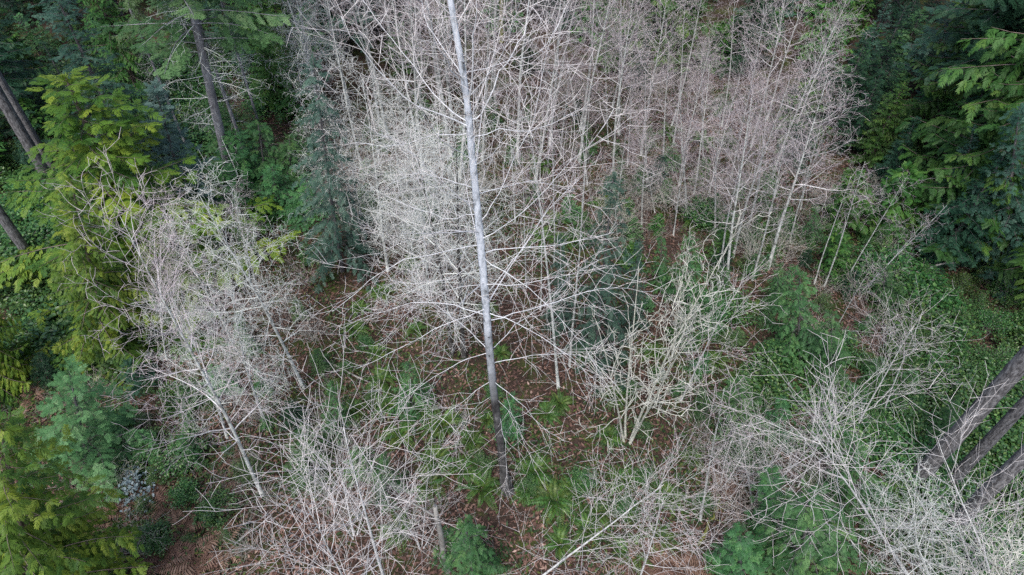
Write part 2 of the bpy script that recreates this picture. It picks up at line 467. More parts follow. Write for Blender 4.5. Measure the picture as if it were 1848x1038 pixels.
def put(tpl, root, base, top=None, h=None, lean=(0, 0), spin=0.0, wide=1.0):
    """stand a template on the ground: foot at base, tip at top (or h metres up, leaning)"""
    parts, h0 = tpl
    v = (top - base) if top is not None else Vector((lean[0], lean[1], h))
    s = v.length / h0
    q = UP.rotation_difference(v.normalized()) @ Quaternion((0, 0, 1), spin)
    root.location = base
    root.rotation_mode = 'QUATERNION'
    root.rotation_quaternion = q
    root.scale = (s * wide, s * wide, s)
    for nm, me in parts:
        obj(nm, me, root)
    return root

# ------------------------------------------------------------------ evergreen sprays
def spray_template(kind, rng):
    """flat sprig along +X, unit length: (verts, quads)"""
    V, Q = [], []
    def blade(p, d, L, w, drop=0.0):
        sx, sy = -d[1], d[0]
        k = len(V)
        m = (p[0] + d[0] * L * 0.45, p[1] + d[1] * L * 0.45, p[2] + rng.uniform(-0.02, 0.03) - drop * 0.3 * L)
        e = (p[0] + d[0] * L, p[1] + d[1] * L, p[2] - drop * L + rng.uniform(-0.03, 0.03))
        V.extend([p, (m[0] + sx * w, m[1] + sy * w, m[2]), e, (m[0] - sx * w, m[1] - sy * w, m[2])])
        Q.append((k, k + 1, k + 2, k + 3))
    if kind == 'fir':
        n, a, w, lf, drop, sag = 7, 52, 0.045, 0.48, 0.05, 0.06
    elif kind == 'cedar':
        n, a, w, lf, drop, sag = 6, 38, 0.055, 0.55, 0.30, 0.30
    else:
        n, a, w, lf, drop, sag = 7, 48, 0.040, 0.46, 0.22, 0.22
    for i in range(n):
        t = 0.06 + 0.84 * i / n
        for sg in (-1, 1):
            an = math.radians(a + rng.uniform(-9, 9)) * sg
            L = lf * (1 - 0.62 * t) * rng.uniform(0.8, 1.15)
            blade((t + rng.uniform(-0.03, 0.03), 0, -sag * t * t), (math.cos(an), math.sin(an)), L, w * rng.uniform(0.8, 1.2), drop)
    blade((0.62, 0, -sag * 0.4), (1, 0), 0.40, w, drop * 1.3)
    blade((0.0, 0, 0), (1, 0), 0.7, w * 0.7, sag * 0.7)
    return np.array(V), np.array(Q)

_trng = random.Random(77)
SPR = {k: [spray_template(k, _trng) for _ in range(4)] for k in ('fir', 'cedar', 'hem')}

def add_sprays(mb, kind, lst, rng):
    """lst of (pos, fwd, up, size, tint)"""
    for vi, (V, Q) in enumerate(SPR[kind]):
        sel = lst[vi::4]
        if not sel: continue
        pos = np.array([tuple(e[0]) for e in sel]); f = np.array([tuple(e[1]) for e in sel]); u = np.array([tuple(e[2]) for e in sel])
        s = np.array([e[3] for e in sel]); ti = np.array([e[4] for e in sel])
        f /= np.linalg.norm(f, axis=1, keepdims=True)
        side = np.cross(u, f); side /= np.linalg.norm(side, axis=1, keepdims=True) + 1e-9
        u = np.cross(f, side)
        R = np.stack([f, side, u], axis=1) * s[:, None, None]
        W = np.einsum('vk,nkj->nvj', V, R) + pos[:, None, :]
        n, v = len(sel), len(V)
        quads = Q[None] + (np.arange(n) * v)[:, None, None]
        tv = np.repeat(ti, v) + np.random.RandomState(vi).uniform(-0.12, 0.12, n * v)
        mb.add(W.reshape(-1, 3), quads=quads.reshape(-1, 4), tint=np.clip(tv, 0, 1))

def conifer(seed, h, R, kind, leaf_mat, bark_mat, z0=0.05, r0=0.15, nb=120, power=0.8, rise=0.15, droop=0.45, tipup=0.15, spray=0.4, lat=0.36,
            gap=0.12, dens=5.0, hang=0.25, bend=0.008, dead=0, belly=0.0):
    """template of an evergreen: trunk, branches (wood), crown (sprays)"""
    rng = random.Random(seed)
    tr, wood, cr = MB(), MB(), MB()
    pts, rad = trunk_line(rng, h, bend, 12, r0, 0.01)
    many = [along(pts, i / 70)[0] for i in range(71)]
    rr_ = [0.01 + (r0 - 0.01) * (1 - i / 70) ** 0.85 * {0: 1.5, 1: 1.2, 2: 1.08}.get(i, 1) * rng.uniform(0.97, 1.03) for i in range(71)]
    tr.tube(many, rr_, 14, 0.0)
    L_ = []
    az = rng.uniform(0, 6)
    lump = [rng.uniform(0.75, 1.2) for _ in range(16)]
    for i in range(nb):
        t = z0 + (0.985 - z0) * ((i + rng.random()) / nb) ** 0.92
        az += 2.4 + rng.uniform(-0.5, 0.5)
        if rng.random() < gap: continue
        q, d, j = along(pts, t)
        u = (t - z0) / (1 - z0)
        prof = (1 - u) ** power * (1 - belly * (1 - u) ** 4)
        L = (R * prof * lump[int((az % 6.2832) / 6.2832 * 8) + 8 * (u > 0.5)] + 0.10) * rng.uniform(0.62, 1.12)
        out = Vector((math.cos(az), math.sin(az), 0)); sd = Vector((-out.y, out.x, 0))
        rs = rise + 0.75 * u ** 3 + rng.uniform(-0.08, 0.08); dr = droop * rng.uniform(0.7, 1.25); tu = tipup * rng.uniform(0.5, 1.5)
        ax = lambda s: q + out * (L * s) + UP * (L * (rs * s - dr * s * s + tu * s ** 3)) + sd * (L * 0.10 * math.sin(s * 3 + az))
        bp = [ax(s / 5) for s in range(6)]
        wr = max(0.006, min(0.03, rad[j] * 0.22))
        wood.tube(bp, [wr * (1 - 0.85 * s / 5) for s in range(6)], 4, 0.0)
        nn = max(2, int(L * dens))
        s0 = 0.12 if u > 0.3 else 0.22
        btint = rng.uniform(0.1, 0.8)
        for a in range(nn):
            s = s0 + (1 - s0) * (a + rng.random()) / nn
            c = ax(s)
            fw = (ax(min(1, s + 0.05)) - ax(s - 0.05)).normalized()
            for sg in (-1, 1):
                lb = L * lat * (1 - 0.72 * s) * rng.uniform(0.6, 1.2) + spray * 0.2
                phi = math.radians(rng.uniform(42, 66)) * sg
                ld = (fw * math.cos(phi) + sd * math.sin(phi) - UP * (hang * rng.uniform(0.3, 1.3))).normalized()
                k = max(1, int(lb / (spray * 0.55)))
                for b in range(k):
                    pp = c + ld * (lb * b / k)
                    f2 = (ld + rv(rng, 0.16) - UP * hang * 0.5 * b / k)
                    L_.append((pp, f2, UP + rv(rng, 0.22), spray * rng.uniform(0.7, 1.25), min(1, max(0, btint + rng.uniform(-0.25, 0.25)))))
        L_.append((ax(0.9), (ax(1.0) - ax(0.9)) + rv(rng, 0.02), UP + rv(rng, 0.15), spray * rng.uniform(0.9, 1.3), btint))
    for i in range(5):      # leader
        q, d, _ = along(pts, 0.96 + 0.008 * i)
        a = i * 2.4
        L_.append((q, UP * 1.4 + Vector((math.cos(a), math.sin(a), 0)) * 0.7, Vector((math.cos(a + 1.5), math.sin(a + 1.5), 0.3)), spray * 0.9, 0.7))
    L_.append((pts[-1] - UP * 0.1, UP, Vector((1, 0, 0)), spray * 0.9, 0.8))
    rng.shuffle(L_)
    add_sprays(cr, kind, L_, rng)
    parts = [("trunk", tr.mesh("conifer_trunk", bark_mat, True)), ("branches", wood.mesh("conifer_branches", bark_mat)), ("crown", cr.mesh("conifer_crown", leaf_mat))]
    if dead:                # bare dead twigs below the green
        dm = MB()
        for i in range(dead):
            q, d, j = along(pts, rng.uniform(0.12, max(0.2, z0 + 0.25)))
            grow(dm, rng, q, side_dir(UP, math.radians(rng.uniform(75, 105)), rng.uniform(0, 6.28)), rng.uniform(0.6, 2.0), 0.016, 1, LICH)
        parts.append(("dead_branches", dm.mesh("dead_branches", M['lichen'])))
    return parts, h

# ------------------------------------------------------------------ fronds, shrubs
def frond_mesh(rng, mat, L=1.0, arch=0.55, pairs=17, pin=0.13, curl=0.0, tint=0.5):
    mb = MB()
    ax = lambda s: Vector((L * (s - 0.12 * s * s), curl * s * s * L, L * (arch * 1.55 * s - arch * 1.75 * s * s)))
    pts = [ax(s / 8) for s in range(9)]
    mb.tube(pts, [0.007 * (1 - 0.7 * s / 8) for s in range(9)], 3, 0.7)
    for i in range(pairs):
        s = 0.12 + 0.86 * i / pairs
        p = ax(s); f = (ax(s + 0.02) - ax(s)).normalized()
        sd = f.cross(UP).normalized()
        w = L * 0.034
        pl = L * pin * (math.sin(min(1, s * 1.25 + 0.2) * math.pi * 0.78) ** 0.7) * (1.15 - 0.85 * s ** 3) * rng.uniform(0.85, 1.12)
        for sg in (-1, 1):
            e = p + sd * (sg * pl) + f * (pl * 0.28) - UP * (pl * rng.uniform(0.1, 0.45))
            m = p.lerp(e, 0.45) + UP * pl * 0.08
            mb.add([p - f * w * 0.5, m + f * w * 0.7, e, m - f * w * 0.7], quads=[(0, 1, 2, 3)], tint=min(1, max(0, tint + rng.uniform(-0.25, 0.25))))
    return mb.mesh("frond", mat)

_r = random.Random(5)
FRONDS = [frond_mesh(_r, M['fern'], 1.0, a, 17, p, c, t) for a, p, c, t in ((0.55, .12, .05, .4), (0.75, .13, -.08, .6), (0.40, .12, .12, .5), (0.62, .14, -.14, .8))]
DEADFR = [frond_mesh(_r, M['bracken'], 1.0, a, 14, p, c, t) for a, p, c, t in ((0.55, .22, .25, .6), (0.40, .26, -.3, .8), (0.7, .20, .15, .5))]

def fern(px, py, size, zone, text, seed, dead=False, n=None):
    rng = random.Random(seed)
    b = G(px, py)
    root = thing("bracken_fern" if dead else "sword_fern", "fern", zone, b, text)
    root.location = b
    root.rotation_euler = (0, 0, rng.uniform(0, 6))
    lib = DEADFR if dead else FRONDS
    n = n or (rng.randint(9, 13) if dead else rng.randint(17, 24))
    for i in range(n):
        o = obj("frond", rng.choice(lib), root)
        o.rotation_euler = (rng.uniform(-0.35, 0.35), -rng.uniform(-0.15, 0.55 if not dead else 0.35), i * 6.283 / n + rng.uniform(-0.25, 0.25))
        s = size * rng.uniform(0.7, 1.1)
        o.scale = (s, s, s)
        o.location = (0, 0, 0.02)
    return root

def leaf_bush(seed, R, h, n, leaf, mat, stems=9):
    """broad-leaved evergreen shrub: stems + leaves spread through a lumpy dome"""
    rng = random.Random(seed)
    st, lf = MB(), MB()
    tips = []
    for i in range(stems * 3):
        a = rng.uniform(0, 6.283); rr = R * math.sqrt(rng.random()); hh = h * (1 - 0.55 * (rr / R) ** 2) * rng.uniform(0.6, 1.1)
        e = Vector((rr * math.cos(a), rr * math.sin(a), hh))
        m = Vector((e.x * 0.45, e.y * 0.45, hh * 0.6))
        st.tube([Vector((e.x * 0.1, e.y * 0.1, -0.05)), m, e], [0.012, 0.009, 0.005], 3, 0.5)
        tips.append((m, e))
    V, T, A = [], [], []
    for i in range(n):
        m, e = rng.choice(tips)
        c = m.lerp(e, rng.uniform(0.2, 1.05)) + rv(rng, 0.11)
        if c.z < 0.04: c.z = 0.04 + rng.random() * 0.1
        d = Vector((rng.gauss(0, 1), rng.gauss(0, 1), rng.gauss(-0.05, 0.35))).normalized()
        up = (UP + rv(rng, 0.4)).normalized(); s = d.cross(up).normalized(); up = s.cross(d)
        L = leaf * rng.uniform(0.7, 1.3); w = L * 0.30
        k = len(V)
        V += [c, c + d * L * 0.35 + s * w + up * w * 0.3, c + d * L * 0.75 + s * w * 0.8 + up * w * 0.2, c + d * L,
              c + d * L * 0.75 - s * w * 0.8 + up * w * 0.2, c + d * L * 0.35 - s * w + up * w * 0.3]
        T += [(k, k + 1, k + 2, k + 3), (k, k + 3, k + 4, k + 5)]
        A += [min(1, max(0, rng.gauss(0.5, 0.25)))] * 6
    lf.add([tuple(v) for v in V], quads=T, tint=np.array(A))
    return [("stems", st.mesh("shrub_stems", M['shrub_twig'])), ("leaves", lf.mesh("shrub_leaves", mat))], h

def twig_bush(seed, h, n, mat):
    rng = random.Random(seed)
    mb = MB()
    for i in range(n):
        a = rng.uniform(0, 6.283)
        d = Vector((math.cos(a) * rng.uniform(0.15, 0.8), math.sin(a) * rng.uniform(0.15, 0.8), 1)).normalized()
        grow(mb, rng, Vector((math.cos(a) * 0.12, math.sin(a) * 0.12, -0.03)), d, h * rng.uniform(0.6, 1.15), 0.011, 0, SHRUB)
    return [("twigs", mb.mesh("shrub_twigs", mat))], h

# ================================================================== THE GROUND
def build_ground():
    n = 190
    g = np.linspace(-1, 1, n)
    xs = np.sinh(g * 3.2) / np.sinh(3.2) * 320
    ys = np.sinh(g * 3.2) / np.sinh(3.2) * 320 + 22
    X, Y = np.meshgrid(xs, ys)
    Z = (0.22 * np.sin(X * 0.21 + 1.3) * np.cos(Y * 0.17 + 0.4) + 0.12 * np.sin(X * 0.53 - Y * 0.31) + 0.07 * np.cos(X * 0.9 + Y * 0.77))
    mb = MB()
    i = np.arange(n - 1)[:, None] * n + np.arange(n - 1)[None, :]
    mb.add(np.stack([X, Y, Z], -1).reshape(-1, 3), quads=np.stack([i, i + 1, i + n + 1, i + n], -1).reshape(-1, 4))
    o = obj("ground", mb.mesh("ground", M['ground'], True))
    o['kind'] = 'structure'
    o['label'] = "brown leaf-littered forest floor with green moss patches"

build_ground()

def in_view(x, y, m=1.5):
    depth = y * _s + CAM_H * _c
    return abs(x) < depth * 0.75 + m

def scatter_litter():
    rs = np.random.RandomState(3)
    N = 95000
    y = 6.5 + 30 * rs.rand(N) ** 1.25
    half = (y * _s + CAM_H * _c) * 0.75 + 1.5
    x = (rs.rand(N) * 2 - 1) * half
    z = (0.22 * np.sin(x * 0.21 + 1.3) * np.cos(y * 0.17 + 0.4) + 0.12 * np.sin(x * 0.53 - y * 0.31) + 0.07 * np.cos(x * 0.9 + y * 0.77)) + 0.012 + rs.rand(N) * 0.03
    a = rs.rand(N) * 6.283
    L = rs.uniform(0.05, 0.10, N); w = L * rs.uniform(0.28, 0.45, N)
    tx, ty = rs.normal(0, 0.35, N), rs.normal(0, 0.35, N)
    def pt(u, v, up=0):
        dx = u * np.cos(a) - v * np.sin(a); dy = u * np.sin(a) + v * np.cos(a)
        return np.stack([x + dx, y + dy, z + np.abs(tx * dx + ty * dy) + up], -1)
    V = np.stack([pt(-L, 0 * L), pt(0 * L, w, 0.01), pt(L, 0 * L), pt(0 * L, -w, 0.01)], 1)
    Q = np.arange(N * 4).reshape(N, 4)
    mb = MB(); mb.add(V.reshape(-1, 3), quads=Q, tint=np.repeat(np.clip(rs.beta(2, 2.3, N), 0, 1), 4))
    o = obj("leaf_litter", mb.mesh("leaf_litter", M['litter']))
    o['kind'] = 'stuff'; o['label'] = "brown fallen leaves carpeting the forest floor"; o['category'] = 'leaf litter'

scatter_litter()

def scatter_cover():
    """low green plants in drifts, too small to count"""
    rs = np.random.RandomState(9)
    N = 110000
    y = 6.5 + 32 * rs.rand(N) ** 1.2
    half = (y * _s + CAM_H * _c) * 0.75 + 1.5
    x = (rs.rand(N) * 2 - 1) * half
    f = np.sin(x * 0.55 + 1.7 * np.sin(y * 0.31)) + np.sin(y * 0.62 + 1.3 * np.sin(x * 0.43)) + 0.7 * np.sin(x * 1.7 + y * 1.1)
    edge = np.abs(x) / half
    keep = f + rs.normal(0, 0.6, N) + 0.5 * np.clip(edge - 0.45, 0, 1) > 0.45
    x, y = x[keep], y[keep]; N = len(x)
    z = (0.22 * np.sin(x * 0.21 + 1.3) * np.cos(y * 0.17 + 0.4) + 0.12 * np.sin(x * 0.53 - y * 0.31) + 0.07 * np.cos(x * 0.9 + y * 0.77)) + rs.rand(N) ** 1.5 * 0.30
    a = rs.rand(N) * 6.283; L = rs.uniform(0.04, 0.10, N); w = L * 0.42; sl = rs.normal(0.1, 0.45, N)
    def pt(u, v):
        return np.stack([x + u * np.cos(a) - v * np.sin(a), y + u * np.sin(a) + v * np.cos(a), z + sl * u + 0.03], -1)
    V = np.stack([pt(-L, 0 * L), pt(0 * L, w), pt(L, 0 * L), pt(0 * L, -w)], 1)
    mb = MB(); mb.add(V.reshape(-1, 3), quads=np.arange(N * 4).reshape(N, 4), tint=np.repeat(np.clip(rs.normal(0.5, 0.25, N), 0, 1), 4))
    o = obj("ground_cover", mb.mesh("ground_cover", M['cover']))
    o['kind'] = 'stuff'; o['label'] = "low green leafy plants and moss in drifts over the ground"; o['category'] = 'ground cover'

scatter_cover()

def scatter_twigs():
    rng = random.Random(21)
    mb = MB()
    for i in range(2600):
        y = 6.5 + 30 * rng.random() ** 1.2
        x = rng.uniform(-1, 1) * ((y * _s + CAM_H * _c) * 0.75 + 1)
        a = rng.uniform(0, 6.283); L = rng.uniform(0.3, 1.4); z = gz(x, y) + 0.03
        d = Vector((math.cos(a), math.sin(a), rng.uniform(-0.02, 0.25)))
        p = Vector((x, y, z)); s = Vector((-d.y, d.x, 0)) * rng.uniform(-0.12, 0.12)
        r = rng.uniform(0.005, 0.012)
        mb.tube([p, p + d * L * 0.5 + s, p + d * L], [r, r * 0.8, r * 0.4], 3, rng.random())
    o = obj("fallen_twigs", mb.mesh("fallen_twigs", M['grey_twig']))
    o['kind'] = 'stuff'; o['label'] = "thin grey dead twigs lying all over the ground"; o['category'] = 'twigs'

scatter_twigs()

# ================================================================== THE TALL PALE TREE IN THE MIDDLE
def hero():
    rng = random.Random(11)
    base = G(915, 885)
    Y0 = base.y
    root = thing("bare_tree", "tree", "", base, "tall straight bare tree with smooth pale blue-grey trunk in the middle, dark at its foot")
    root.location = base
    path = [(915, 885), (907, 830), (899, 770), (890, 700), (882, 620), (877, 550), (871, 480), (864, 400), (857, 330), (850, 260), (845, 200), (834, 120), (822, 55), (811, -10)]
    pts = [P(x, y, Y0 + 0.02 * i) - base for i, (x, y) in enumerate(path)]
    pts[0].z -= 0.2
    d = (pts[-1] - pts[-3]).normalized()
    for i in range(5):
        d = (d + rv(rng, 0.02) + Vector((0.02, 0.02, 0.05))).normalized()
        pts.append(pts[-1] + d * 1.15)
    H = pts[-1].z
    R = lambda z: 0.128 * max(0.03, 1 - z / (H + 0.4)) ** 0.8
    rad = [R(p.z) * (1.25 if i == 0 else 1) for i, p in enumerate(pts)]
    hi = MB()
    fine = [along(pts, i / 60) [0] for i in range(61)]
    hi.tube(fine, [R(max(0, p.z)) * {0: 2.2, 1: 1.5, 2: 1.2, 3: 1.06}.get(i, 1) * rng.uniform(0.97, 1.03) for i, p in enumerate(fine)], 14, 0.0)
    obj("trunk", hi.mesh("hero_trunk", hero_trunk_mat(), True), root)
    # dark knots on the pale bark
    for i in range(34):
        z = rng.uniform(5.0, 15)
        k = max(j for j, p in enumerate(pts[:-1]) if p.z <= z)
        u = (z - pts[k].z) / (pts[k + 1].z - pts[k].z)
        c = pts[k].lerp(pts[k + 1], u); a = rng.uniform(0, 6.283)
        o_ = Vector((math.cos(a), math.sin(a), 0))
        mb = MB(); rr = R(z)
        mb.tube([c + o_ * (rr - 0.01), c + o_ * (rr + 0.02) + UP * 0.01, c + o_ * (rr + 0.05) + UP * 0.03], [0.020, 0.015, 0.006], 5, 0.0)
        obj("knot", mb.mesh("knot", M['hero_base']), root)
    cfg = dict(seg=[8, 5, 3], wander=[0.05, 0.13, 0.16], trop=[0.02, 0.04, 0.03], dens=[2.2, 2.4], t0=[0.16, 0.2],
               ang=[(35, 60), (35, 60)], len=[1.3, 0.6], taper=[0.35, 0.3], rr=0.5, rmin=0.0042, rtw=0.03)
    def at_z(z):
        k = max(j for j, p in enumerate(pts[:-1]) if p.z <= z)
        return pts[k].lerp(pts[k + 1], (z - pts[k].z) / (pts[k + 1].z - pts[k].z))
    def limb(pix, dy, r):
        """a limb seen in the photo: pixel path, dy = how far its tip reaches away from (+) or towards (-) the camera"""
        n = len(pix)
        q = [P(x, y, Y0 + dy * (i / (n - 1))) - base for i, (x, y) in enumerate(pix)]
        q[0] = at_z(min(q[0].z, H - 0.5))
        line = []
        for i in range(n - 1):
            for u in (0, 0.33, 0.66):
                line.append(q[i].lerp(q[i + 1], u))
        line.append(q[-1])
        for i in range(2, len(line) - 1):     # round the corners
            line[i] = (line[i - 1] + line[i] * 2 + line[i + 1]) / 4
        m = len(line)
        L = sum((line[i + 1] - line[i]).length for i in range(m - 1))
        ph, am = rng.uniform(0, 6), rng.uniform(0.03, 0.09)
        line = [p + rv(rng, 0.014) + UP * (am * math.sin(ph + i * 0.9)) * min(1, i / 4) if 0 < i else p for i, p in enumerate(line)]
        bm = MB()
        bm.tube(line, [max(0.0042, r * (1 - 0.92 * i / (m - 1))) for i in range(m)], 6, 0.15)
        br = obj("branch", bm.mesh("branch", M['hero_bark'], True), root)
        tw = MB()
        cnt = int(L * 4.4); az = rng.uniform(0, 6)
        for i in range(cnt):
            t_ = 0.15 + 0.84 * (i + rng.random()) / cnt
            p, d_, j = along(line, min(0.995, t_))
            az += 2.4
            grow(tw, rng, p, side_dir(d_, math.radians(rng.uniform(30, 58)), az), rng.uniform(0.5, 1.6) * (1.15 - 0.5 * t_) * min(1.6, 0.5 + L * 0.2),
                 max(0.0052, r * 0.34 * (1 - 0.7 * t_)), 1, cfg)
        obj("twigs", tw.mesh("twigs", M['hero_bark']), br)
    S = [  # pixel paths of limbs one can follow in the photograph
        ([(845, 232), (868, 205), (903, 140), (940, 70), (955, 10), (965, -50)], 0.8, 0.060),
        ([(849, 210), (852, 120), (857, 50), (862, -20), (866, -70)], -0.4, 0.055),
        ([(846, 232), (800, 190), (745, 120), (690, 50), (650, -10)], 1.6, 0.045),
        ([(844, 240), (775, 200), (700, 150), (640, 80), (612, 20)], -0.6, 0.040),
        ([(852, 258), (930, 232), (1000, 222), (1040, 212)], 1.0, 0.026),
        ([(848, 250), (790, 246), (710, 258), (640, 262)], 0.8, 0.026),
        ([(840, 190), (815, 130), (780, 60), (765, 0)], -1.2, 0.035),
        ([(838, 160), (790, 70), (765, 20), (750, -30)], 1.6, 0.035),
        ([(846, 190), (905, 110), (930, 40), (945, -20)], -1.4, 0.032),
        ([(905, 143), (960, 105), (1000, 60), (1020, 20)], 1.2, 0.022),
        ([(873, 440), (932, 392), (990, 340), (1060, 262), (1110, 200)], -1.0, 0.040),
        ([(868, 410), (900, 348), (945, 262), (968, 205), (984, 105), (1010, 35)], 1.2, 0.036),
        ([(860, 396), (835, 390), (800, 396), (758, 380), (700, 350)], 0.6, 0.034),
        ([(862, 402), (830, 355), (770, 300), (700, 250), (650, 215)], -0.8, 0.036),
        ([(864, 450), (800, 452), (730, 470), (665, 508), (600, 560)], -1.2, 0.036),
        ([(880, 466), (950, 444), (1042, 438), (1109, 420)], 0.9, 0.034),
        ([(882, 470), (930, 505), (1000, 560), (1060, 630), (1085, 680)], -0.9, 0.036),
        ([(876, 540), (925, 470), (975, 400), (1020, 345), (1045, 320)], 1.8, 0.032),
        ([(873, 562), (846, 566), (790, 598), (700, 634), (644, 668)], -1.0, 0.042),
        ([(893, 569), (930, 582), (998, 618), (1048, 660), (1075, 705)], -0.7, 0.040),
        ([(880, 575), (820, 550), (740, 545), (670, 565), (610, 600)], 1.5, 0.034),
        ([(884, 585), (950, 560), (1030, 535), (1110, 520), (1180, 525)], 1.6, 0.034),
        ([(884, 640), (830, 655), (760, 690), (700, 745)], -1.0, 0.032),
        ([(888, 640), (850, 600), (780, 545), (720, 505)], 1.5, 0.032),
        ([(890, 660), (960, 640), (1040, 640), (1110, 665)], 0.8, 0.030),
        ([(886, 640), (930, 590), (985, 545), (1030, 500)], 2.2, 0.030),
        ([(890, 690), (930, 720), (980, 770), (1020, 800)], -1.0, 0.028),
        ([(888, 690), (845, 715), (800, 755), (770, 800)], -0.7, 0.028),
        ([(868, 470), (815, 500), (745, 520), (690, 500)], 2.0, 0.030),
        ([(866, 430), (800, 415), (735, 430), (670, 470)], 2.2, 0.030),
        ([(858, 350), (805, 320), (745, 315), (690, 335)], 1.9, 0.028),
        ([(860, 360), (915, 335), (980, 325), (1035, 345)], 1.6, 0.028),
        ([(855, 310), (900, 270), (935, 215), (950, 170)], -1.2, 0.028),
        ([(853, 300), (800, 255), (760, 200), (735, 150)], -1.5, 0.028),
        ([(880, 520), (940, 515), (1010, 500), (1080, 470)], -1.2, 0.030),
        ([(876, 520), (810, 520), (740, 560), (690, 620)], 1.2, 0.030),
        ([(893, 720), (935, 760), (950, 810), (965, 850)], -0.6, 0.020),
        ([(894, 740), (912, 800), (917, 850), (912, 885)], -0.5, 0.022),
        ([(893, 715), (855, 735), (830, 780), (822, 815)], 0.5, 0.020),
    ]
    for pix, dy, r in S:
        limb(pix, dy, r * 0.35 * rng.uniform(0.75, 1.15))
    # limbs that point towards or away from the camera, and those above the frame
    az = 0.3
    for i in range(22):
        z = 6.5 + 13.5 * (i + rng.random()) / 22
        az += 2.4
        if abs(math.cos(az)) > 0.7 and z < 15: az += 1.2
        if z < 8.5: continue
        bm = MB()
        u = z / H
        L = (3.3 * (1 - 0.75 * u) + 0.8) * rng.uniform(0.8, 1.1)
        el = math.radians(8 + 55 * u)
        d_ = Vector((math.cos(az) * math.cos(el), math.sin(az) * math.cos(el), math.sin(el)))
        grow(bm, rng, at_z(z), d_, L, max(0.010, R(z) * 0.22), 0, cfg)
        obj("branch", bm.mesh("branch", M['hero_bark'], True), root)

hero()

# ================================================================== TEMPLATES
R4 = random.Random(4)
T_ALDER = [bare_tree(100 + i, 11, r, ALDER, c0, nb, bl, (70, 36), M['alder'], M['alder_twig'], bend=0.035)
           for i, (r, c0, nb, bl) in enumerate(((0.082, 0.36, 26, 2.8), (0.092, 0.42, 22, 3.1), (0.074, 0.32, 25, 2.5), (0.096, 0.38, 24, 3.2), (0.068, 0.48, 19, 2.5), (0.080, 0.33, 24, 2.9)))]
T_LICH = [bare_tree(200 + i, 9, r, LICH, c0, nb, bl, (88, 45), m, M['lichen'], bend=0.03, stems=st, splay=0.10)
          for i, (r, c0, nb, bl, m, st) in enumerate(((0.066, 0.22, 26, 2.4, M['alder'], 1), (0.08, 0.25, 26, 2.6, M['dark_trunk'], 1), (0.058, 0.18, 18, 2.2, M['alder'], 2)))]
T_VEIL = [bare_tree(250 + i, 10, r, ALDER, c0, nb, bl, (72, 38), M['alder'], M['alder_twig'], bend=0.03)
          for i, (r, c0, nb, bl) in enumerate(((0.060, 0.22, 34, 2.5), (0.066, 0.28, 32, 2.7), (0.055, 0.2, 30, 2.3)))]
T_MAPLE = [bare_tree(300 + i, 7, 0.042, MAPLE, 0.16, nb, bl, (60, 35), M['maple'], M['maple'], stems=st, splay=sp, bend=0.04, per_branch=True)
           for i, (nb, bl, st, sp) in enumerate(((13, 2.6, 3, 0.22), (10, 2.8, 4, 0.30), (18, 2.9, 1, 0.0)))]
T_CRUST = [bare_tree(400 + i, 7, 0.040, CRUST, 0.18, 16, 1.9, (50, 30), M['crust'], M['crust'], stems=st, splay=0.20, bend=0.035, per_branch=True) for i, st in enumerate((4, 3))]
T_POLE = [bare_tree(450 + i, 6, 0.034, LICH, 0.55, 7, 0.8, (60, 40), M['alder'], M['alder_twig'], bend=0.03) for i in range(2)]
T_SLIM = [bare_tree(470 + i, 9, 0.062, ALDER, 0.62, 11, 1.5, (60, 38), M['alder'], M['alder_twig'], bend=0.03) for i in range(2)]
T_TWIG = [twig_bush(500 + i, h, n, m) for i, (h, n, m) in enumerate(((1.8, 15, M['shrub_twig']), (1.6, 16, M['grey_twig']), (2.2, 14, M['grey_twig'])))]
T_SALAL = [leaf_bush(600 + i, 0.95, 0.8, 2200, 0.082, M['salal'], 9) for i in range(3)]
T_HUCK = [leaf_bush(610 + i, 0.8, 1.2, 2200, 0.055, M['salal'], 10) for i in range(2)]
T_GLAU = leaf_bush(630, 0.62, 0.6, 300, 0.095, M['glaucous'], 5)
T_CEDY = [conifer(700 + i, 9, 3.0, 'cedar', M['cedar_y'], M['cedar_bark'], 0.04, 0.17, 150, 0.75, 0.05, 0.55, 0.38, 0.28, hang=0.45, dens=5.6) for i in range(2)]
T_CEDG = [conifer(720 + i, 15, 3.4, 'cedar', M['cedar_g'], M['cedar_bark'], 0.08, 0.24, 170, 0.7, 0.05, 0.55, 0.38, 0.34, hang=0.45, dens=4.6) for i in range(2)]
T_FIRD = [conifer(740 + i, 18, 3.3, 'fir', M['fir_d'], M['conifer_bark'], z, 0.24, 170, 0.72, 0.2, 0.45, 0.1, 0.38, dens=4.2, dead=d) for i, (z, d) in enumerate(((0.06, 0), (0.30, 14)))]
T_FIRB = [conifer(760 + i, 12, 2.6, 'fir', M['fir_b'], M['conifer_bark'], 0.06, 0.18, 150, 0.75, 0.25, 0.35, 0.1, 0.30, dens=5.0, gap=0.2) for i in range(1)]
T_DOUG = [conifer(780, 22, 3.4, 'fir', M['fir_l'], M['grey_bark'], 0.30, 0.165, 130, 0.6, 0.1, 0.4, 0.2, 0.32, dens=5.0, gap=0.25, dead=26, belly=0.3)]
T_SLEND = [conifer(800 + i, 8, 1.5, 'hem', M['fir_s'], M['conifer_bark'], 0.10, 0.075, 120, 0.8, 0.1, 0.75, 0.1, 0.24, dens=6.5, gap=0.2, hang=0.4) for i in range(2)]
T_SPRU = [conifer(820, 6, 1.25, 'fir', M['fir_p'], M['conifer_bark'], 0.04, 0.07, 110, 0.95, 0.45, 0.2, 0.0, 0.24, dens=6, gap=0.1, hang=0.1)]
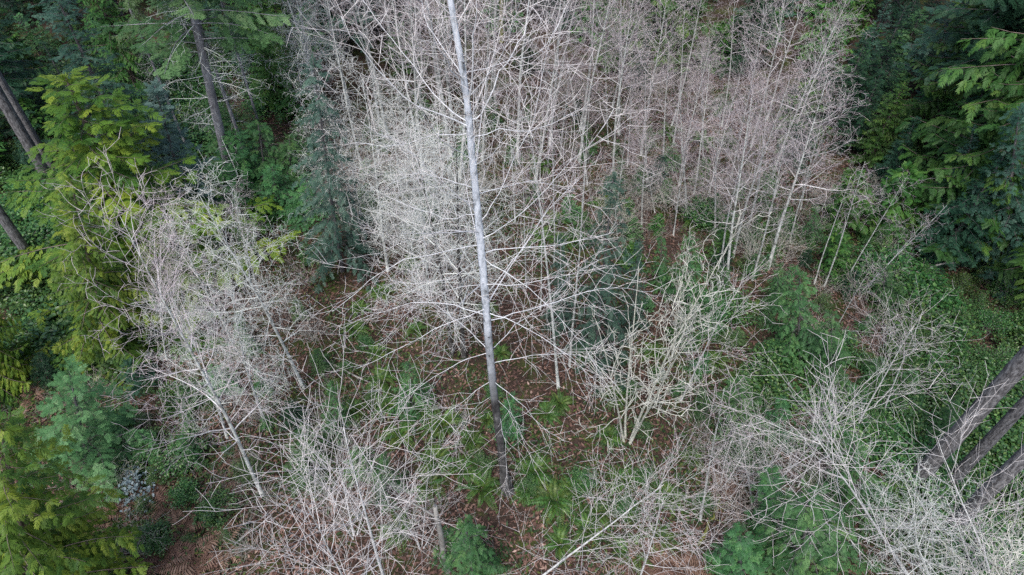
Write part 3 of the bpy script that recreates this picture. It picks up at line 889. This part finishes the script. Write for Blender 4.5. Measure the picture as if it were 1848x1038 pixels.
T_HEM = [conifer(840 + i, 3.4, 1.35, 'hem', M['hemlock'], M['conifer_bark'], 0.03, 0.04, 85, 0.8, 0.25, 0.5, 0.0, 0.19, dens=7.5, gap=0.22, hang=0.3) for i in range(2)]
T_YFIR = [conifer(860 + i, 3.2, 1.25, 'fir', M['fir_d'] if i else M['fir_l'], M['conifer_bark'], 0.03, 0.045, 85, 0.85, 0.4, 0.25, 0.0, 0.19, dens=7.5, gap=0.18, hang=0.12) for i in range(2)]
T_CEDS = [conifer(880, 4.0, 1.5, 'cedar', M['cedar_g'], M['cedar_bark'], 0.03, 0.06, 100, 0.8, 0.1, 0.5, 0.3, 0.30, dens=5, gap=0.08, hang=0.4)]
T_HIGH = [conifer(900, 27, 2.6, 'fir', M['fir_d'], M['big_bark'], 0.66, 0.36, 80, 0.7, 0.2, 0.4, 0.1, 0.5, dens=3.4, dead=0)]

def stand(tpls, i, name, cat, zone, text, bx, by, tx=None, ty=None, h=None, lean=(0, 0), wide=1.0, spin=None, dy=0.0):
    b = G(bx, by)
    r = thing(name, cat, zone, b, text)
    top = P(tx, ty, b.y + dy) if tx is not None else None
    return put(tpls[i % len(tpls)], r, b, top, h, lean, R4.uniform(0, 6.28) if spin is None else spin, wide)

# ================================================================== EVERGREENS
def evergreens():
    S = stand
    # left: the yellow-green cedars
    S(T_CEDY, 0, "cedar_tree", "tree", "yellow-green cedars", "bright yellow-green cedar with drooping sprays behind the bare trees at left", 270, 490, 112, 140, wide=1.75)
    S(T_CEDY, 1, "cedar_tree", "tree", "yellow-green cedars", "mid-green cedar skirt hanging beside the dark hollow at left", 205, 640, 120, 330, wide=0.8)
    S(T_CEDY, 0, "cedar_tree", "tree", "yellow-green cedars", "yellow-green cedar cut by the picture's left edge", -10, 700, -120, 380, wide=0.55, spin=2.0)
    S(T_CEDY, 1, "cedar_tree", "tree", "yellow-green cedars", "large feathery yellow-green cedar filling the bottom left corner", 80, 1130, -15, 775, wide=0.74, spin=1.0)
    # left: trunks and firs
    S(T_HIGH, 0, "fir_tree", "tree", "tall firs with bare trunks", "tall fir whose thick bare trunk slants at the left edge above the cedar", 92, 330, h=26, wide=0.75)
    S(T_HIGH, 0, "fir_tree", "tree", "tall firs with bare trunks", "thinner bare fir trunk just right of the thick one above the left cedar", 100, 312, h=25, wide=0.5)
    S(T_HIGH, 0, "fir_tree", "tree", "tall firs with bare trunks", "dark bare fir trunk at the left edge beside the dark hollow", 80, 500, h=26, wide=0.6)
    S(T_HIGH, 0, "fir_tree", "tree", "tall firs with bare trunks", "dark bare trunk low at the left edge above the small green fir", 32, 690, h=27, wide=0.6)
    S(T_DOUG, 0, "fir_tree", "tree", "upper left firs", "fir with long bare grey trunk and lit ragged crown at upper left", 422, 345, h=24, lean=(2.2, 0), spin=0.5, wide=1.2)
    S(T_DOUG, 0, "fir_tree", "tree", "upper left firs", "slimmer fir with bare trunk right of the lit ragged fir", 450, 300, h=19, wide=0.6, spin=2.6)
    S(T_DOUG, 0, "fir_tree", "tree", "upper left firs", "small dark fir trunk left of the lit ragged fir", 345, 285, h=19, wide=0.5, spin=4.4)
    S(T_DOUG, 0, "fir_tree", "tree", "upper left firs", "slim fir trunk nearest the bare thicket at upper left", 472, 240, h=17, wide=0.55, spin=1.4)
    S(T_SPRU, 0, "spruce_tree", "tree", "", "small pale blue-green spruce with a pointed tip below the upper left firs", 352, 420, 272, 160, wide=1.15)
    S(T_SLEND, 0, "fir_tree", "tree", "slender drooping firs", "slender dark drooping fir left of the pale lichened trees", 618, 490, 566, 110, wide=1.0)
    S(T_SLEND, 1, "fir_tree", "tree", "slender drooping firs", "slender slate-green fir right of the tall pale trunk", 1074, 665, 1098, 318, wide=0.9)
    S(T_SLEND, 0, "fir_tree", "tree", "slender drooping firs", "thin grey-green fir between the pale trunk and the slate-green fir", 1010, 600, 1012, 420, wide=0.8)
    S(T_SLEND, 1, "fir_tree", "tree", "slender drooping firs", "short slate-green fir close right of the taller slate-green one", 1140, 600, 1152, 430, wide=0.8)
    for bx, by, h in ((505, 195, 5.5), (532, 160, 6), (488, 135, 7), (512, 105, 8), (545, 215, 4.5)):
        S(T_CEDG, bx, "cedar_tree", "tree", "cedars between the firs and the bare thicket", "green cedar between the upper left firs and the bare thicket", bx, by, h=h, wide=1.1)
    for bx, by, h in ((1530, 275, 4.5), (1500, 235, 5.5), (1565, 300, 4.5), (1545, 225, 6.5), (1590, 345, 4.0)):
        S(T_FIRD if by % 2 else T_CEDG, 0, "fir_tree" if by % 2 else "cedar_tree", "tree", "evergreens at the right end of the thicket", "small dark evergreen at the right end of the bare thicket", bx, by, h=h, wide=1.3)
    # hemlocks at upper left
    for i, (bx, by, tx, ty) in enumerate(((430, 350, 420, 235), (480, 345, 470, 225), (525, 345, 520, 250), (500, 385, 495, 300), (560, 400, 556, 320), (545, 300, 540, 215), (410, 400, 395, 300))):
        S(T_HEM, i, "hemlock_tree", "tree", "young hemlocks below the upper left firs", "soft green young hemlock below the upper left firs", bx, by, tx, ty, wide=1.45)
    # right side: big crowns
    S(T_CEDG, 0, "cedar_tree", "tree", "evergreens along the right side", "bright green cedar behind the blue-green firs at upper right", 1700, 440, h=12, wide=1.15)
    S(T_CEDG, 1, "cedar_tree", "tree", "evergreens along the right side", "tall green cedar at the upper right corner", 1760, 430, h=19, wide=1.1)
    S(T_FIRB, 0, "fir_tree", "tree", "evergreens along the right side", "blue-green fir standing lowest at the right edge", 1800, 500, 1850, 190, wide=0.95)
    S(T_FIRB, 0, "fir_tree", "tree", "evergreens along the right side", "blue-green fir standing out in front of the right-hand cedars", 1715, 440, 1755, 230, wide=0.8)
    S(T_CEDG, 1, "cedar_tree", "tree", "evergreens along the right side", "green cedar crown cut by the right edge above the shrubs", 1850, 540, h=14, wide=1.0)
    S(T_FIRD, 0, "fir_tree", "tree", "evergreens along the right side", "dark fir above the glossy shrubs at the right edge", 1800, 500, h=9, wide=0.9)
    S(T_CEDG, 0, "cedar_tree", "tree", "evergreens along the right side", "cedar beyond the dead branches at upper right", 1650, 290, h=13, wide=0.9)
    S(T_FIRD, 1, "fir_tree", "tree", "evergreens along the right side", "dark fir trunk and crown behind the right cedars", 1720, 330, h=20)
    S(T_FIRD, 0, "fir_tree", "tree", "evergreens along the right side", "low dark fir at the foot of the right cedars", 1690, 480, h=6, wide=1.4)
    # big dark trunks, bottom right
    S(T_HIGH, 0, "fir_tree", "tree", "tall firs with bare trunks", "thick dark fir trunk slanting up at the lower right edge, upper of three", 1652, 868, h=28, wide=0.72, spin=0.2)
    S(T_HIGH, 0, "fir_tree", "tree", "tall firs with bare trunks", "dark fir trunk at the lower right edge, middle of three", 1702, 884, h=27, wide=0.50, spin=2.0)
    S(T_HIGH, 0, "fir_tree", "tree", "tall firs with bare trunks", "dark curving fir trunk at the lower right edge, lowest of three", 1706, 962, h=27, wide=0.60, spin=4.0)
    # saplings in the clearing
    sap = [(160, 840, 122, 670, 2, "dense deep-green young fir above the bottom left cedar"),
           (90, 690, 70, 640, 2, "tiny blue-green fir above the deep-green young fir at left"),
           (205, 660, 180, 570, 2, "young blue-green fir between the left cedar and the bare trees"),
           (745, 742, 742, 655, 0, "fresh green hemlock sapling among ferns left of the pale trunk"),
           (918, 790, 920, 715, 0, "small hemlock sapling touching the right side of the pale trunk's foot"),
           (610, 790, 600, 690, 1, "pale green sapling behind the pinkish bare bush at bottom left"),
           (560, 860, 552, 770, 0, "green sapling under the pinkish bare bush"),
           (845, 1035, 842, 935, 0, "green sapling beside the broken grey snag at the bottom"),
           (700, 900, 695, 820, 1, "low green sapling left of the pale trunk's ferns"),
           (1240, 560, 1245, 420, 0, "fresh green hemlock right of the slate-green fir"),
           (1190, 520, 1195, 430, 1, "low green hemlock between the slate-green fir and the alder poles"),
           (1280, 600, 1290, 520, 0, "small green hemlock left of the alder poles"),
           (1465, 440, 1470, 370, 1, "yellowish green hemlock above the leaning poles"),
           (1440, 650, 1445, 500, 0, "broad fresh green hemlock at the foot of the leaning poles"),
           (1500, 700, 1500, 560, 1, "fresh green hemlock just right of the broad one below the leaning poles"),
           (1400, 560, 1405, 480, 0, "small hemlock left of the leaning poles"),
           (1345, 815, 1335, 690, 0, "bright green low hemlock above the brown thicket"),
           (1410, 800, 1408, 715, 1, "low bright hemlock close right of the one above the brown thicket"),
           (1270, 760, 1268, 700, 1, "tiny hemlock beside the thin white pole"),
           (1400, 960, 1395, 850, 1, "green hemlock among the bottom right bare branches"),
           (1450, 1040, 1450, 900, 0, "broad green hemlock under the bottom right bare branches"),
           (1340, 1060, 1335, 960, 1, "green hemlock at the bottom edge right of centre"),
           (1540, 920, 1545, 800, 0, "green hemlock behind the bottom right bare branches"),
           (1700, 800, 1720, 720, 1, "green hemlock between the thick dark trunks and the glossy shrubs"),
           (1590, 560, 1600, 480, 1, "pale green hemlock at the tip of the curved pole"),
           (330, 560, 322, 500, 0, "green hemlock seen through the left bare trees"),
           (400, 480, 392, 410, 1, "green hemlock behind the left bare trees"),
           (440, 620, 432, 560, 0, "low green hemlock under the left bare trees"),
           (760, 420, 760, 350, 1, "green hemlock behind the pale lichened trees"),
           (1060, 290, 1062, 220, 0, "distant green hemlock behind the middle alders"),
           (960, 360, 962, 300, 1, "distant green hemlock just right of the pale trunk"),
           (1380, 380, 1384, 310, 0, "mossy green hemlock behind the alder poles")]
    for i, (bx, by, tx, ty, k, txt) in enumerate(sap):
        S(T_YFIR if k == 2 else T_HEM, i if k == 2 else k, "fir_sapling" if k == 2 else "hemlock_sapling", "sapling", "saplings in the clearing", txt, bx, by, tx, ty, wide=R4.uniform(0.62, 0.95))
    S(T_CEDS, 0, "cedar_sapling", "sapling", "saplings in the clearing", "grey-green young cedar under the leaning poles", 1530, 420, 1545, 310, wide=1.1)
    S(T_CEDS, 0, "cedar_sapling", "sapling", "saplings in the clearing", "young cedar among the leaning poles", 1505, 500, 1515, 420, wide=1.0)
    S(T_CEDS, 0, "cedar_sapling", "sapling", "saplings in the clearing", "young cedar at the edge of the right-hand evergreens", 1620, 420, 1640, 300, wide=1.2)
    # dark wood behind: upper left, along the top, upper right
    rng = random.Random(31)
    spots = []
    for k in range(1500):
        px, py = rng.uniform(-260, 2110), rng.uniform(-190, 330)
        b = G(px, py)
        left = px < 480 and py < 330 and not (px > 280 and py > 120)
        top = py < 50 + 25 * math.sin(px * 0.012) + (120 if px > 1400 else (95 if px > 1150 else 40))
        right = px > 1540 + (py * 0.3) and py < 330
        if not (left or top or right): continue
        if any((b - q).length < (2.5 if q.y < 40 else 3.6) for q in spots): continue
        spots.append(b)
        z = "wood at the upper left" if px < 480 else ("wood along the top edge" if px < 1500 else "wood at the upper right")
        w = {"wood at the upper left": "upper left", "wood along the top edge": "top edge", "wood at the upper right": "upper right"}[z]
        c = rng.random()
        hh = rng.choice((4, 6, 9, 13, 17, 20)) * rng.uniform(0.85, 1.15)
        if px < 480 and py > 120: hh *= 0.65
        if c < 0.55: S(T_FIRD, 0 if hh < 12 else rng.randint(0, 1), "fir_tree", "tree", z, "dark green fir in the dense wood at the " + w, px, py, h=hh)
        elif c < 0.8: S(T_CEDG, rng.randint(0, 1), "cedar_tree", "tree", z, "green cedar in the dense wood at the " + w, px, py, h=hh * 0.85)
        else: S(T_FIRB, 0, "fir_tree", "tree", z, "blue-green fir in the dense wood at the " + w, px, py, h=hh * 0.75)

evergreens()

# ================================================================== BARE TREES
def bare_trees():
    S = stand
    al, li, ma = "alder_tree", "lichened_tree", "bare_maple"
    # right-hand thicket of pale poles
    z = "alder thicket right of the middle"
    for i, (bx, by, tx, ty) in enumerate(((1225, 335, 1256, 83), (1252, 350, 1284, 118), (1278, 352, 1334, 102), (1240, 390, 1227, 150), (1300, 485, 1329, 193), (1312, 505, 1354, 173),
                                          (1322, 465, 1388, 141), (1346, 425, 1408, 165), (1358, 505, 1427, 205), (1386, 485, 1508, 133), (1270, 300, 1278, 68), (1332, 335, 1364, 123),
                                          (1290, 415, 1298, 187), (1196, 305, 1203, 85), (1168, 335, 1165, 115), (1158, 405, 1172, 233), (1425, 440, 1480, 224), (1445, 380, 1491, 180))):
        S(T_ALDER, i, al, "tree", z, "slim pale-trunked bare alder in the thicket right of the middle", bx, by, tx, ty)
    z = "alders filling the gap left of the thicket"
    for i, (bx, by, tx, ty, T) in enumerate(((1132, 300, 1140, 90, T_ALDER), (1098, 262, 1085, 60, T_VEIL), (1060, 335, 1040, 130, T_ALDER), (1182, 385, 1150, 185, T_VEIL), (1215, 425, 1235, 215, T_VEIL), (1012, 285, 1030, 80, T_ALDER), (1110, 390, 1125, 200, T_ALDER), (975, 330, 960, 130, T_VEIL))):
        S(T, i + 2, al, "tree", z, "bare grey alder between the tall pale trunk and the thicket", bx, by, tx, ty, wide=0.95)
    # leaning poles
    z = "leaning poles at right"
    for i, (bx, by, tx, ty) in enumerate(((1470, 512, 1545, 330), (1488, 516, 1575, 300), (1520, 520, 1640, 345), (1548, 535, 1705, 362), (1505, 600, 1560, 470), (1550, 540, 1660, 395))):
        S(T_POLE, i, "leaning_pole", "tree", z, "thin whitish leaning pole tree above the green hemlocks at right", bx, by, tx, ty)
    # the thicket behind
    rng = random.Random(55)
    pts, n = [], 0
    while n < 42:
        px, py = rng.uniform(540, 1620), rng.uniform(95, 330)
        if px < 640 and py > 260: continue
        if px > 1480 and py > 260: continue
        if px > 1180 and (py < 215 or rng.random() < 0.4): continue
        if px > 860 and py < 160: continue
        if px > 1390 and py < 250: continue
        if px < 560 and py < 180: continue
        b = G(px, py)
        if any((b - q).length < 1.5 for q in pts): continue
        pts.append(b); n += 1
        zz = "bare trees behind, left of the pale trunk" if px < 830 else ("bare trees behind, middle" if px < 1180 else "bare trees behind, right")
        w = {"bare trees behind, left of the pale trunk": "behind left of the tall pale trunk", "bare trees behind, middle": "behind, right of the tall pale trunk", "bare trees behind, right": "behind the right-hand thicket"}[zz]
        if px < 760 and rng.random() < 0.4:
            S(T_LICH, n, li, "tree", zz, "grey lichened bare tree " + w, px, py, h=rng.uniform(8.5, 11), lean=(rng.uniform(-1, 1), rng.uniform(-.6, .6)))
        else:
            S(T_ALDER, n, al, "tree", zz, "bare pinkish-twigged alder " + w, px, py, h=rng.uniform(7.5, 9.5) if px > 1100 else rng.uniform(9.5, 12.5), lean=(rng.uniform(-.9, .9), rng.uniform(-.6, .6)))
    # pale lichened mass left of the trunk
    z = "pale lichened trees left of the trunk"
    for i, (bx, by, tx, ty, k) in enumerate(((700, 490, 640, 150, 0), (768, 530, 720, 200, 2), (838, 650, 812, 235, 1), (815, 640, 765, 260, 1), (660, 430, 600, 120, 2), (735, 400, 700, 160, 0),
                                          (800, 440, 780, 190, 0), (620, 400, 560, 160, 2), (845, 420, 850, 220, 2), (745, 470, 715, 250, 2))):
        S(T_LICH, k, li, "tree", z, "pale lichen-covered bare tree left of the tall pale trunk", bx, by, tx, ty)
    # slim trunks right of the pale trunk
    z = "slim alders just right of the trunk"
    for i, (bx, by, tx, ty) in enumerate(((1008, 700, 985, 200), (1028, 660, 1066, 260), (1000, 480, 1000, 190), (950, 520, 960, 270), (930, 400, 925, 130), (1050, 380, 1060, 150), (975, 560, 975, 330))):
        S(T_SLIM, i, al, "tree", z, "slim grey alder between the pale trunk and the slate-green fir", bx, by, tx, ty, wide=0.75)
    # left group
    z = "bare trees in the left group"
    for i, (T, k, bx, by, tx, ty) in enumerate(((T_LICH, 0, 548, 700, 385, 335), (T_VEIL, 0, 475, 895, 310, 430), (T_VEIL, 1, 430, 650, 350, 365), (T_ALDER, 3, 470, 540, 420, 345), (T_VEIL, 2, 350, 620, 285, 420), (T_LICH, 0, 410, 790, 335, 540), (T_VEIL, 0, 300, 650, 245, 450), (T_LICH, 0, 480, 770, 390, 500))):
        S(T, k, li, "tree", z, "grey twiggy bare tree in the group standing at left", bx, by, tx, ty)
    # bottom-left bushes
    z = "pinkish bare bushes at the bottom left"
    for i, (bx, by, tx, ty, k) in enumerate(((700, 1070, 610, 790, 2), (640, 970, 610, 830, 0), (760, 990, 755, 880, 1), (660, 1120, 540, 900, 2))):
        S(T_MAPLE, k, ma, "tree", z, "pinkish smooth-twigged bare bush tree at bottom left of the trunk", bx, by, tx, ty)
    # crusted tree
    S(T_CRUST, 0, "lichened_tree", "tree", "", "knobbly many-stemmed tree crusted with cream lichen right of the slate-green fir", 1132, 795, 1180, 450, spin=0.4)
    S(T_CRUST, 1, "lichened_tree", "tree", "", "smaller cream-crusted tree close right of the knobbly many-stemmed one", 1215, 640, 1250, 455, spin=2.0)
    z = "bare saplings right of the middle"
    for i, (T, k, bx, by, tx, ty) in enumerate(((T_MAPLE, 2, 1228, 725, 1318, 525), (T_POLE, 0, 1264, 940, 1262, 700), (T_MAPLE, 1, 1300, 880, 1325, 770),
                                                (T_MAPLE, 2, 1440, 880, 1500, 740), (T_MAPLE, 2, 1540, 780, 1640, 590), (T_POLE, 1, 1590, 760, 1640, 560), (T_MAPLE, 1, 1360, 900, 1400, 760))):
        S(T, k, ma, "tree", z, "grey bare sapling among brown undergrowth right of middle", bx, by, tx, ty)
    z = "bare branches at the bottom centre"
    for i, (k, bx, by, tx, ty) in enumerate(((2, 965, 1050, 1190, 880), (2, 1150, 1060, 1210, 900))):
        S(T_MAPLE, k, ma, "tree", z, "leaning bare grey tree at the bottom edge near centre", bx, by, tx, ty)
    # bottom-right mass
    z = "bare lichened trees at the bottom right"
    for i, (T, k, bx, by, tx, ty) in enumerate(((T_MAPLE, 2, 1640, 1040, 1490, 800), (T_LICH, 0, 1690, 1070, 1620, 880), (T_MAPLE, 1, 1790, 1080, 1780, 900), (T_CRUST, 1, 1760, 1110, 1800, 920))):
        S(T, k, li, "tree", z, "grey lichened bare tree spreading across the bottom right corner", bx, by, tx, ty)

bare_trees()

# ================================================================== UNDERGROWTH
def undergrowth():
    rng = random.Random(90)
    ferns = [(690, 690, .95), (640, 745, .8), (760, 745, .9), (800, 770, 1.0), (720, 790, .9), (790, 835, 1.0), (835, 850, .9), (870, 885, 1.05), (965, 855, 1.05), (1000, 905, 1.1), (945, 890, .7), (1035, 890, 0.95),
             (985, 750, .8), (1010, 730, .75), (775, 880, .9), (720, 960, .9), (650, 560, .7), (640, 600, .8), (905, 640, .6), (1120, 870, .9), (1140, 1000, 1.0), (1190, 975, .8), (1080, 930, .8), (1135, 920, .7),
             (1330, 690, .9), (1360, 720, .8), (1290, 655, .8), (1420, 430, .9), (1395, 455, .9), (1360, 560, .8), (680, 640, .7), (750, 600, .8), (740, 480, .8), (690, 530, .8), (1400, 640, .8), (1470, 880, 0.9),
             (880, 560, .7), (1180, 640, .8), (1110, 720, .8), (1050, 640, .7)]
    for i, (px, py, s) in enumerate(ferns):
        zone, w = ("ferns left of the trunk", "left of the pale trunk") if px < 880 else (("ferns at the foot of the trunk", "right of the pale trunk's foot") if px < 1100 else ("ferns in the right-hand undergrowth", "in the right-hand undergrowth"))
        fern(px, py, s * 1.0, zone, "arching green sword fern " + w, 1000 + i)
    ferns = [(850, 800, .9), (700, 735, .9), (1100, 790, .8), (1060, 960, .9), (1010, 985, .9), (880, 760, .7), (1250, 830, .8), (1210, 900, .9), (600, 700, .7)]
    for i, (px, py, s) in enumerate(ferns):
        fern(px, py, s * 0.9, "small ferns scattered on the litter", "lone green sword fern on the open leaf litter", 1500 + i)
    dead = [(310, 915, .9), (330, 960, .9), (355, 1010, 1.0), (230, 900, .7), (295, 1005, .9), (400, 990, .9), (190, 940, .7), (270, 880, .6), (405, 900, .7), (1180, 1010, .8), (1150, 1030, .9), (420, 830, .6), (60, 720, .7), (40, 850, .6),
            (1300, 880, .7), (1560, 420, .7), (150, 680, .6), (1230, 1030, 0.8)]
    for i, (px, py, s) in enumerate(dead):
        zone, w = ("dead ferns at the lower left", "at the lower left") if px < 700 else ("dead ferns at the right", "in the right-hand undergrowth")
        fern(px, py, s * 1.3, zone, "withered brown bracken fern " + w, 2000 + i, dead=True)
    for i in range(16):
        px, py = rng.uniform(620, 1420), rng.uniform(230, 460)
        fern(px, py, rng.uniform(0.9, 1.2), "ferns under the bare trees behind", "green sword fern under the bare trees behind", 3000 + i, n=14)
    def bushes(zone, txt, n, box, T, hr, name, cat="shrub", sep=0.9, wide=(1.0, 1.4)):
        pts, k, tries = [], 0, 0
        while k < n and tries < 4000:
            tries += 1
            px, py = rng.uniform(box[0], box[2]), rng.uniform(box[1], box[3])
            b = G(px, py)
            if any((b - q).length < sep for q in pts): continue
            if (T is T_TWIG or 'on the left' in zone) and 555 + (py - 440) * 0.25 < px < 720 + (py - 440) * 0.6 and 430 < py < 1040: continue      # open strip of litter
            pts.append(b); k += 1
            stand(T, rng.randint(0, 9), name, cat, zone, txt, px, py, h=rng.uniform(*hr), wide=rng.uniform(*wide))
    SH = T_SALAL + T_HUCK
    bushes("young evergreens in the upper left wood", "low young evergreen under the upper left wood", 34, (-120, -20, 480, 330), T_YFIR + T_CEDS + T_HEM, (1.6, 3.4), "young_evergreen", "sapling", sep=1.6)
    bushes("young evergreens along the top", "low young evergreen under the wood along the top", 22, (480, -10, 1500, 130), T_YFIR + T_CEDS, (1.8, 3.4), "young_evergreen", "sapling", sep=2.2)
    bushes("young evergreens in the upper right wood", "low young evergreen under the upper right wood", 22, (1420, 0, 1800, 330), T_YFIR + T_CEDS, (1.8, 3.4), "young_evergreen", "sapling", sep=2.0)
    bushes("glossy shrubs below the right evergreens", "glossy green leafy shrub below the right-hand evergreens", 48, (1600, 510, 1880, 830), SH, (0.65, 1.2), "salal_shrub", sep=0.95, wide=(0.9, 1.4))
    bushes("glossy shrubs right of the thick trunks", "leafy shrub around the thick dark trunks at lower right", 14, (1640, 830, 1880, 1040), SH, (0.7, 1.1), "salal_shrub")
    bushes("leafy shrubs in the middle right", "low leafy shrub between the hemlocks and the brown thicket", 14, (1480, 640, 1620, 800), SH, (0.6, 1.0), "salal_shrub")
    bushes("leafy shrubs in the dark hollow", "dark leafy shrub in the shady hollow at left", 26, (-20, 370, 230, 660), SH, (0.8, 1.3), "salal_shrub")
    bushes("leafy shrubs at the lower left", "green leafy shrub in the gap beside the bottom left cedar", 20, (210, 700, 450, 990), SH, (0.4, 0.9), "salal_shrub", sep=0.85, wide=(0.7, 1.0))
    bushes("leafy shrubs on the clearing floor", "low leafy shrub on the clearing floor", 16, (560, 560, 1400, 1000), T_HUCK, (0.4, 0.8), "huckleberry_shrub", sep=1.2)
    bushes("brown twiggy shrubs in the thicket", "brown leafless twiggy shrub in the thicket right of the middle", 8, (1230, 760, 1480, 960), T_TWIG, (1.1, 1.9), "bare_shrub", sep=0.8)
    bushes("grey twiggy shrubs at mid right", "grey leafless shrub among the leaning poles", 18, (1400, 340, 1640, 640), T_TWIG, (1.0, 1.9), "bare_shrub")
    bushes("twiggy shrubs left of the trunk", "leafless twiggy shrub left of the pale trunk", 13, (440, 460, 800, 1000), T_TWIG, (0.9, 1.6), "bare_shrub", sep=1.1)
    bushes("twiggy shrubs behind", "leafless twiggy shrub under the bare trees behind", 46, (560, 110, 1440, 460), T_TWIG, (1.2, 2.4), "bare_shrub", sep=1.4)
    bushes("twiggy shrubs at the lower left", "brown leafless shrub beside the green shrubs at lower left", 10, (20, 640, 440, 1000), T_TWIG, (0.8, 1.4), "bare_shrub", sep=1.0)
    bushes("green undergrowth right of the middle", "small green evergreen seedling in the undergrowth right of middle", 26, (1160, 400, 1660, 740), T_HEM + T_YFIR, (0.7, 1.7), "hemlock_seedling", "sapling", sep=1.0)
    bushes("leafy undergrowth right of the middle", "low leafy shrub in the undergrowth right of middle", 20, (1180, 330, 1640, 720), SH, (0.5, 1.2), "huckleberry_shrub", sep=1.2, wide=(0.7, 1.1))
    bushes("green undergrowth behind", "small green evergreen seedling under the bare trees behind", 26, (600, 200, 1420, 440), T_HEM + T_YFIR, (0.9, 2.0), "hemlock_seedling", "sapling", sep=1.4)
    bushes("green undergrowth on the left", "small green evergreen seedling beneath the left bare trees", 20, (250, 420, 720, 860), T_HEM + T_YFIR, (0.6, 1.5), "hemlock_seedling", "sapling", sep=1.0)
    bushes("leafy shrubs in the upper left wood", "leafy shrub on the floor of the upper left wood", 60, (-60, 100, 500, 400), SH, (0.7, 1.1), "salal_shrub", sep=1.1, wide=(1.2, 1.7))
    bushes("brush at the feet of the thicket", "leafless brush at the feet of the pale thicket", 14, (1130, 330, 1420, 500), T_TWIG, (1.0, 2.2), "bare_shrub", sep=1.0)
    bushes("green plants at the feet of the thicket", "small green seedling at the feet of the pale thicket", 14, (1130, 330, 1420, 500), T_HEM + T_CEDS, (0.7, 1.6), "hemlock_seedling", "sapling", sep=1.2)
    stand([T_GLAU], 0, "glaucous_shrub", "shrub", "", "pale blue-leaved shrub standing out among green ones at lower left", 250, 890, h=0.85, wide=0.8)
    bushes("leafy shrub at the trunk's foot", "round bright green leafy shrub at the pale trunk's foot", 1, (950, 885, 956, 890), T_HUCK, (0.7, 0.8), "huckleberry_shrub", wide=(0.7, 0.8))

undergrowth()

# ================================================================== DEAD WOOD
def dead_wood():
    rng = random.Random(70)
    # broken snag at the bottom
    b = G(808, 1030)
    t = thing("dead_snag", "snag", "", b, "broken-topped grey snag with a side limb at the bottom edge left of centre")
    t.location = b
    top = P(784, 915, b.y) - b
    mb = MB()
    pts = [Vector((0, 0, -0.2)).lerp(top, i / 8) + rv(rng, 0.012) for i in range(9)]
    mb.tube(pts, [0.105 - 0.05 * i / 8 for i in range(9)], 9, 0)
    obj("trunk", mb.mesh("snag_trunk", M['dead_wood'], True), t)
    mb = MB()
    for i in range(4):
        a = i * 1.7
        mb.tube([top + Vector((math.cos(a), math.sin(a), 0)) * 0.025 - UP * 0.05, top + Vector((math.cos(a), math.sin(a), 0)) * 0.03 + UP * rng.uniform(0.05, 0.2)], [0.026, 0.004], 4, 0)
    obj("broken_top", mb.mesh("snag_splinters", M['dead_wood']), t)
    mb = MB()
    e = P(700, 885, b.y + 0.8) - b
    q = pts[-2]
    mb.tube([q, q.lerp(e, 0.35) + UP * 0.05, q.lerp(e, 0.7), e], [0.035, 0.03, 0.02, 0.01], 5, 0)
    obj("branch", mb.mesh("snag_branch", M['dead_wood']), t)
    # mossy trunk far behind
    b = G(905, 75)
    t = thing("mossy_tree", "tree", "", b, "trunk wrapped in yellow-green moss at the top edge right of the pale trunk")
    put(T_DOUG[0:1][0], t, b, h=22, wide=0.8)
    for ch in t.children:
        if ch.name.startswith("trunk"):
            me = ch.data.copy(); me.materials.clear(); me.materials.append(M['moss_wood']); ch.data = me
    # sticks and logs on the ground
    logs = [((672, 886), (1022, 904), 0.030, "dead_wood", "long thin bleached stick lying across the foot of the pale trunk"),
            ((830, 968), (880, 958), 0.05, "dead_wood", "short dark stub of wood lying below the pale trunk"),
            ((1000, 950), (1040, 880), 0.035, "dead_wood", "pale stick slanting beside the ferns right of the pale trunk"),
            ((1060, 1000), (1110, 905), 0.05, "moss_wood", "mossy stick slanting up at the bottom centre"),
            ((1260, 985), (1300, 900), 0.06, "moss_wood", "mossy leaning stick in the brown thicket"),
            ((640, 460), (760, 500), 0.06, "dead_wood", "fallen pole under the pale lichened trees"),
            ((560, 640), (680, 700), 0.05, "dead_wood", "fallen stick on the brown slope left of the trunk"),
            ((230, 960), (330, 935), 0.05, "moss_wood", "mossy stick beside the withered ferns at lower left"),
            ((1560, 530), (1750, 470), 0.055, "dead_wood", "long bowed bleached pole pointing at the right-hand evergreens")]
    for k, (a, c, r, m, txt) in enumerate(logs):
        A, C = G(*a), G(*c)
        if k == len(logs) - 1: C = P(1758, 472, A.y + 1.5)
        t = thing("fallen_branch", "branch", "dead wood on the ground", A, txt)
        t.location = A + UP * r
        v = C - A
        mb = MB()
        n = 9
        pts = [v * (i / n) + Vector((rng.gauss(0, .03), rng.gauss(0, .03), rng.gauss(0, .015) + (1.2 * math.sin(math.pi * i / n) * 0.35 if k == len(logs) - 1 else 0) + 0.06 * (i / n))) for i in range(n + 1)]
        mb.tube(pts, [r * (1 - 0.6 * i / n) for i in range(n + 1)], 7, 0)
        obj("stem", mb.mesh("fallen_stem", M[m], True), t)
        mb = MB()
        for i in range(5):
            p, d, _ = along(pts, rng.uniform(0.3, 0.95))
            dd = side_dir(d, math.radians(rng.uniform(35, 60)), rng.uniform(0, 6.28)); dd.z = abs(dd.z)
            grow(mb, rng, p, dd, rng.uniform(0.3, 0.8), r * 0.3, 1, SHRUB)
        obj("side_twigs", mb.mesh("fallen_twigs", M[m]), t)

dead_wood()
write_labels()
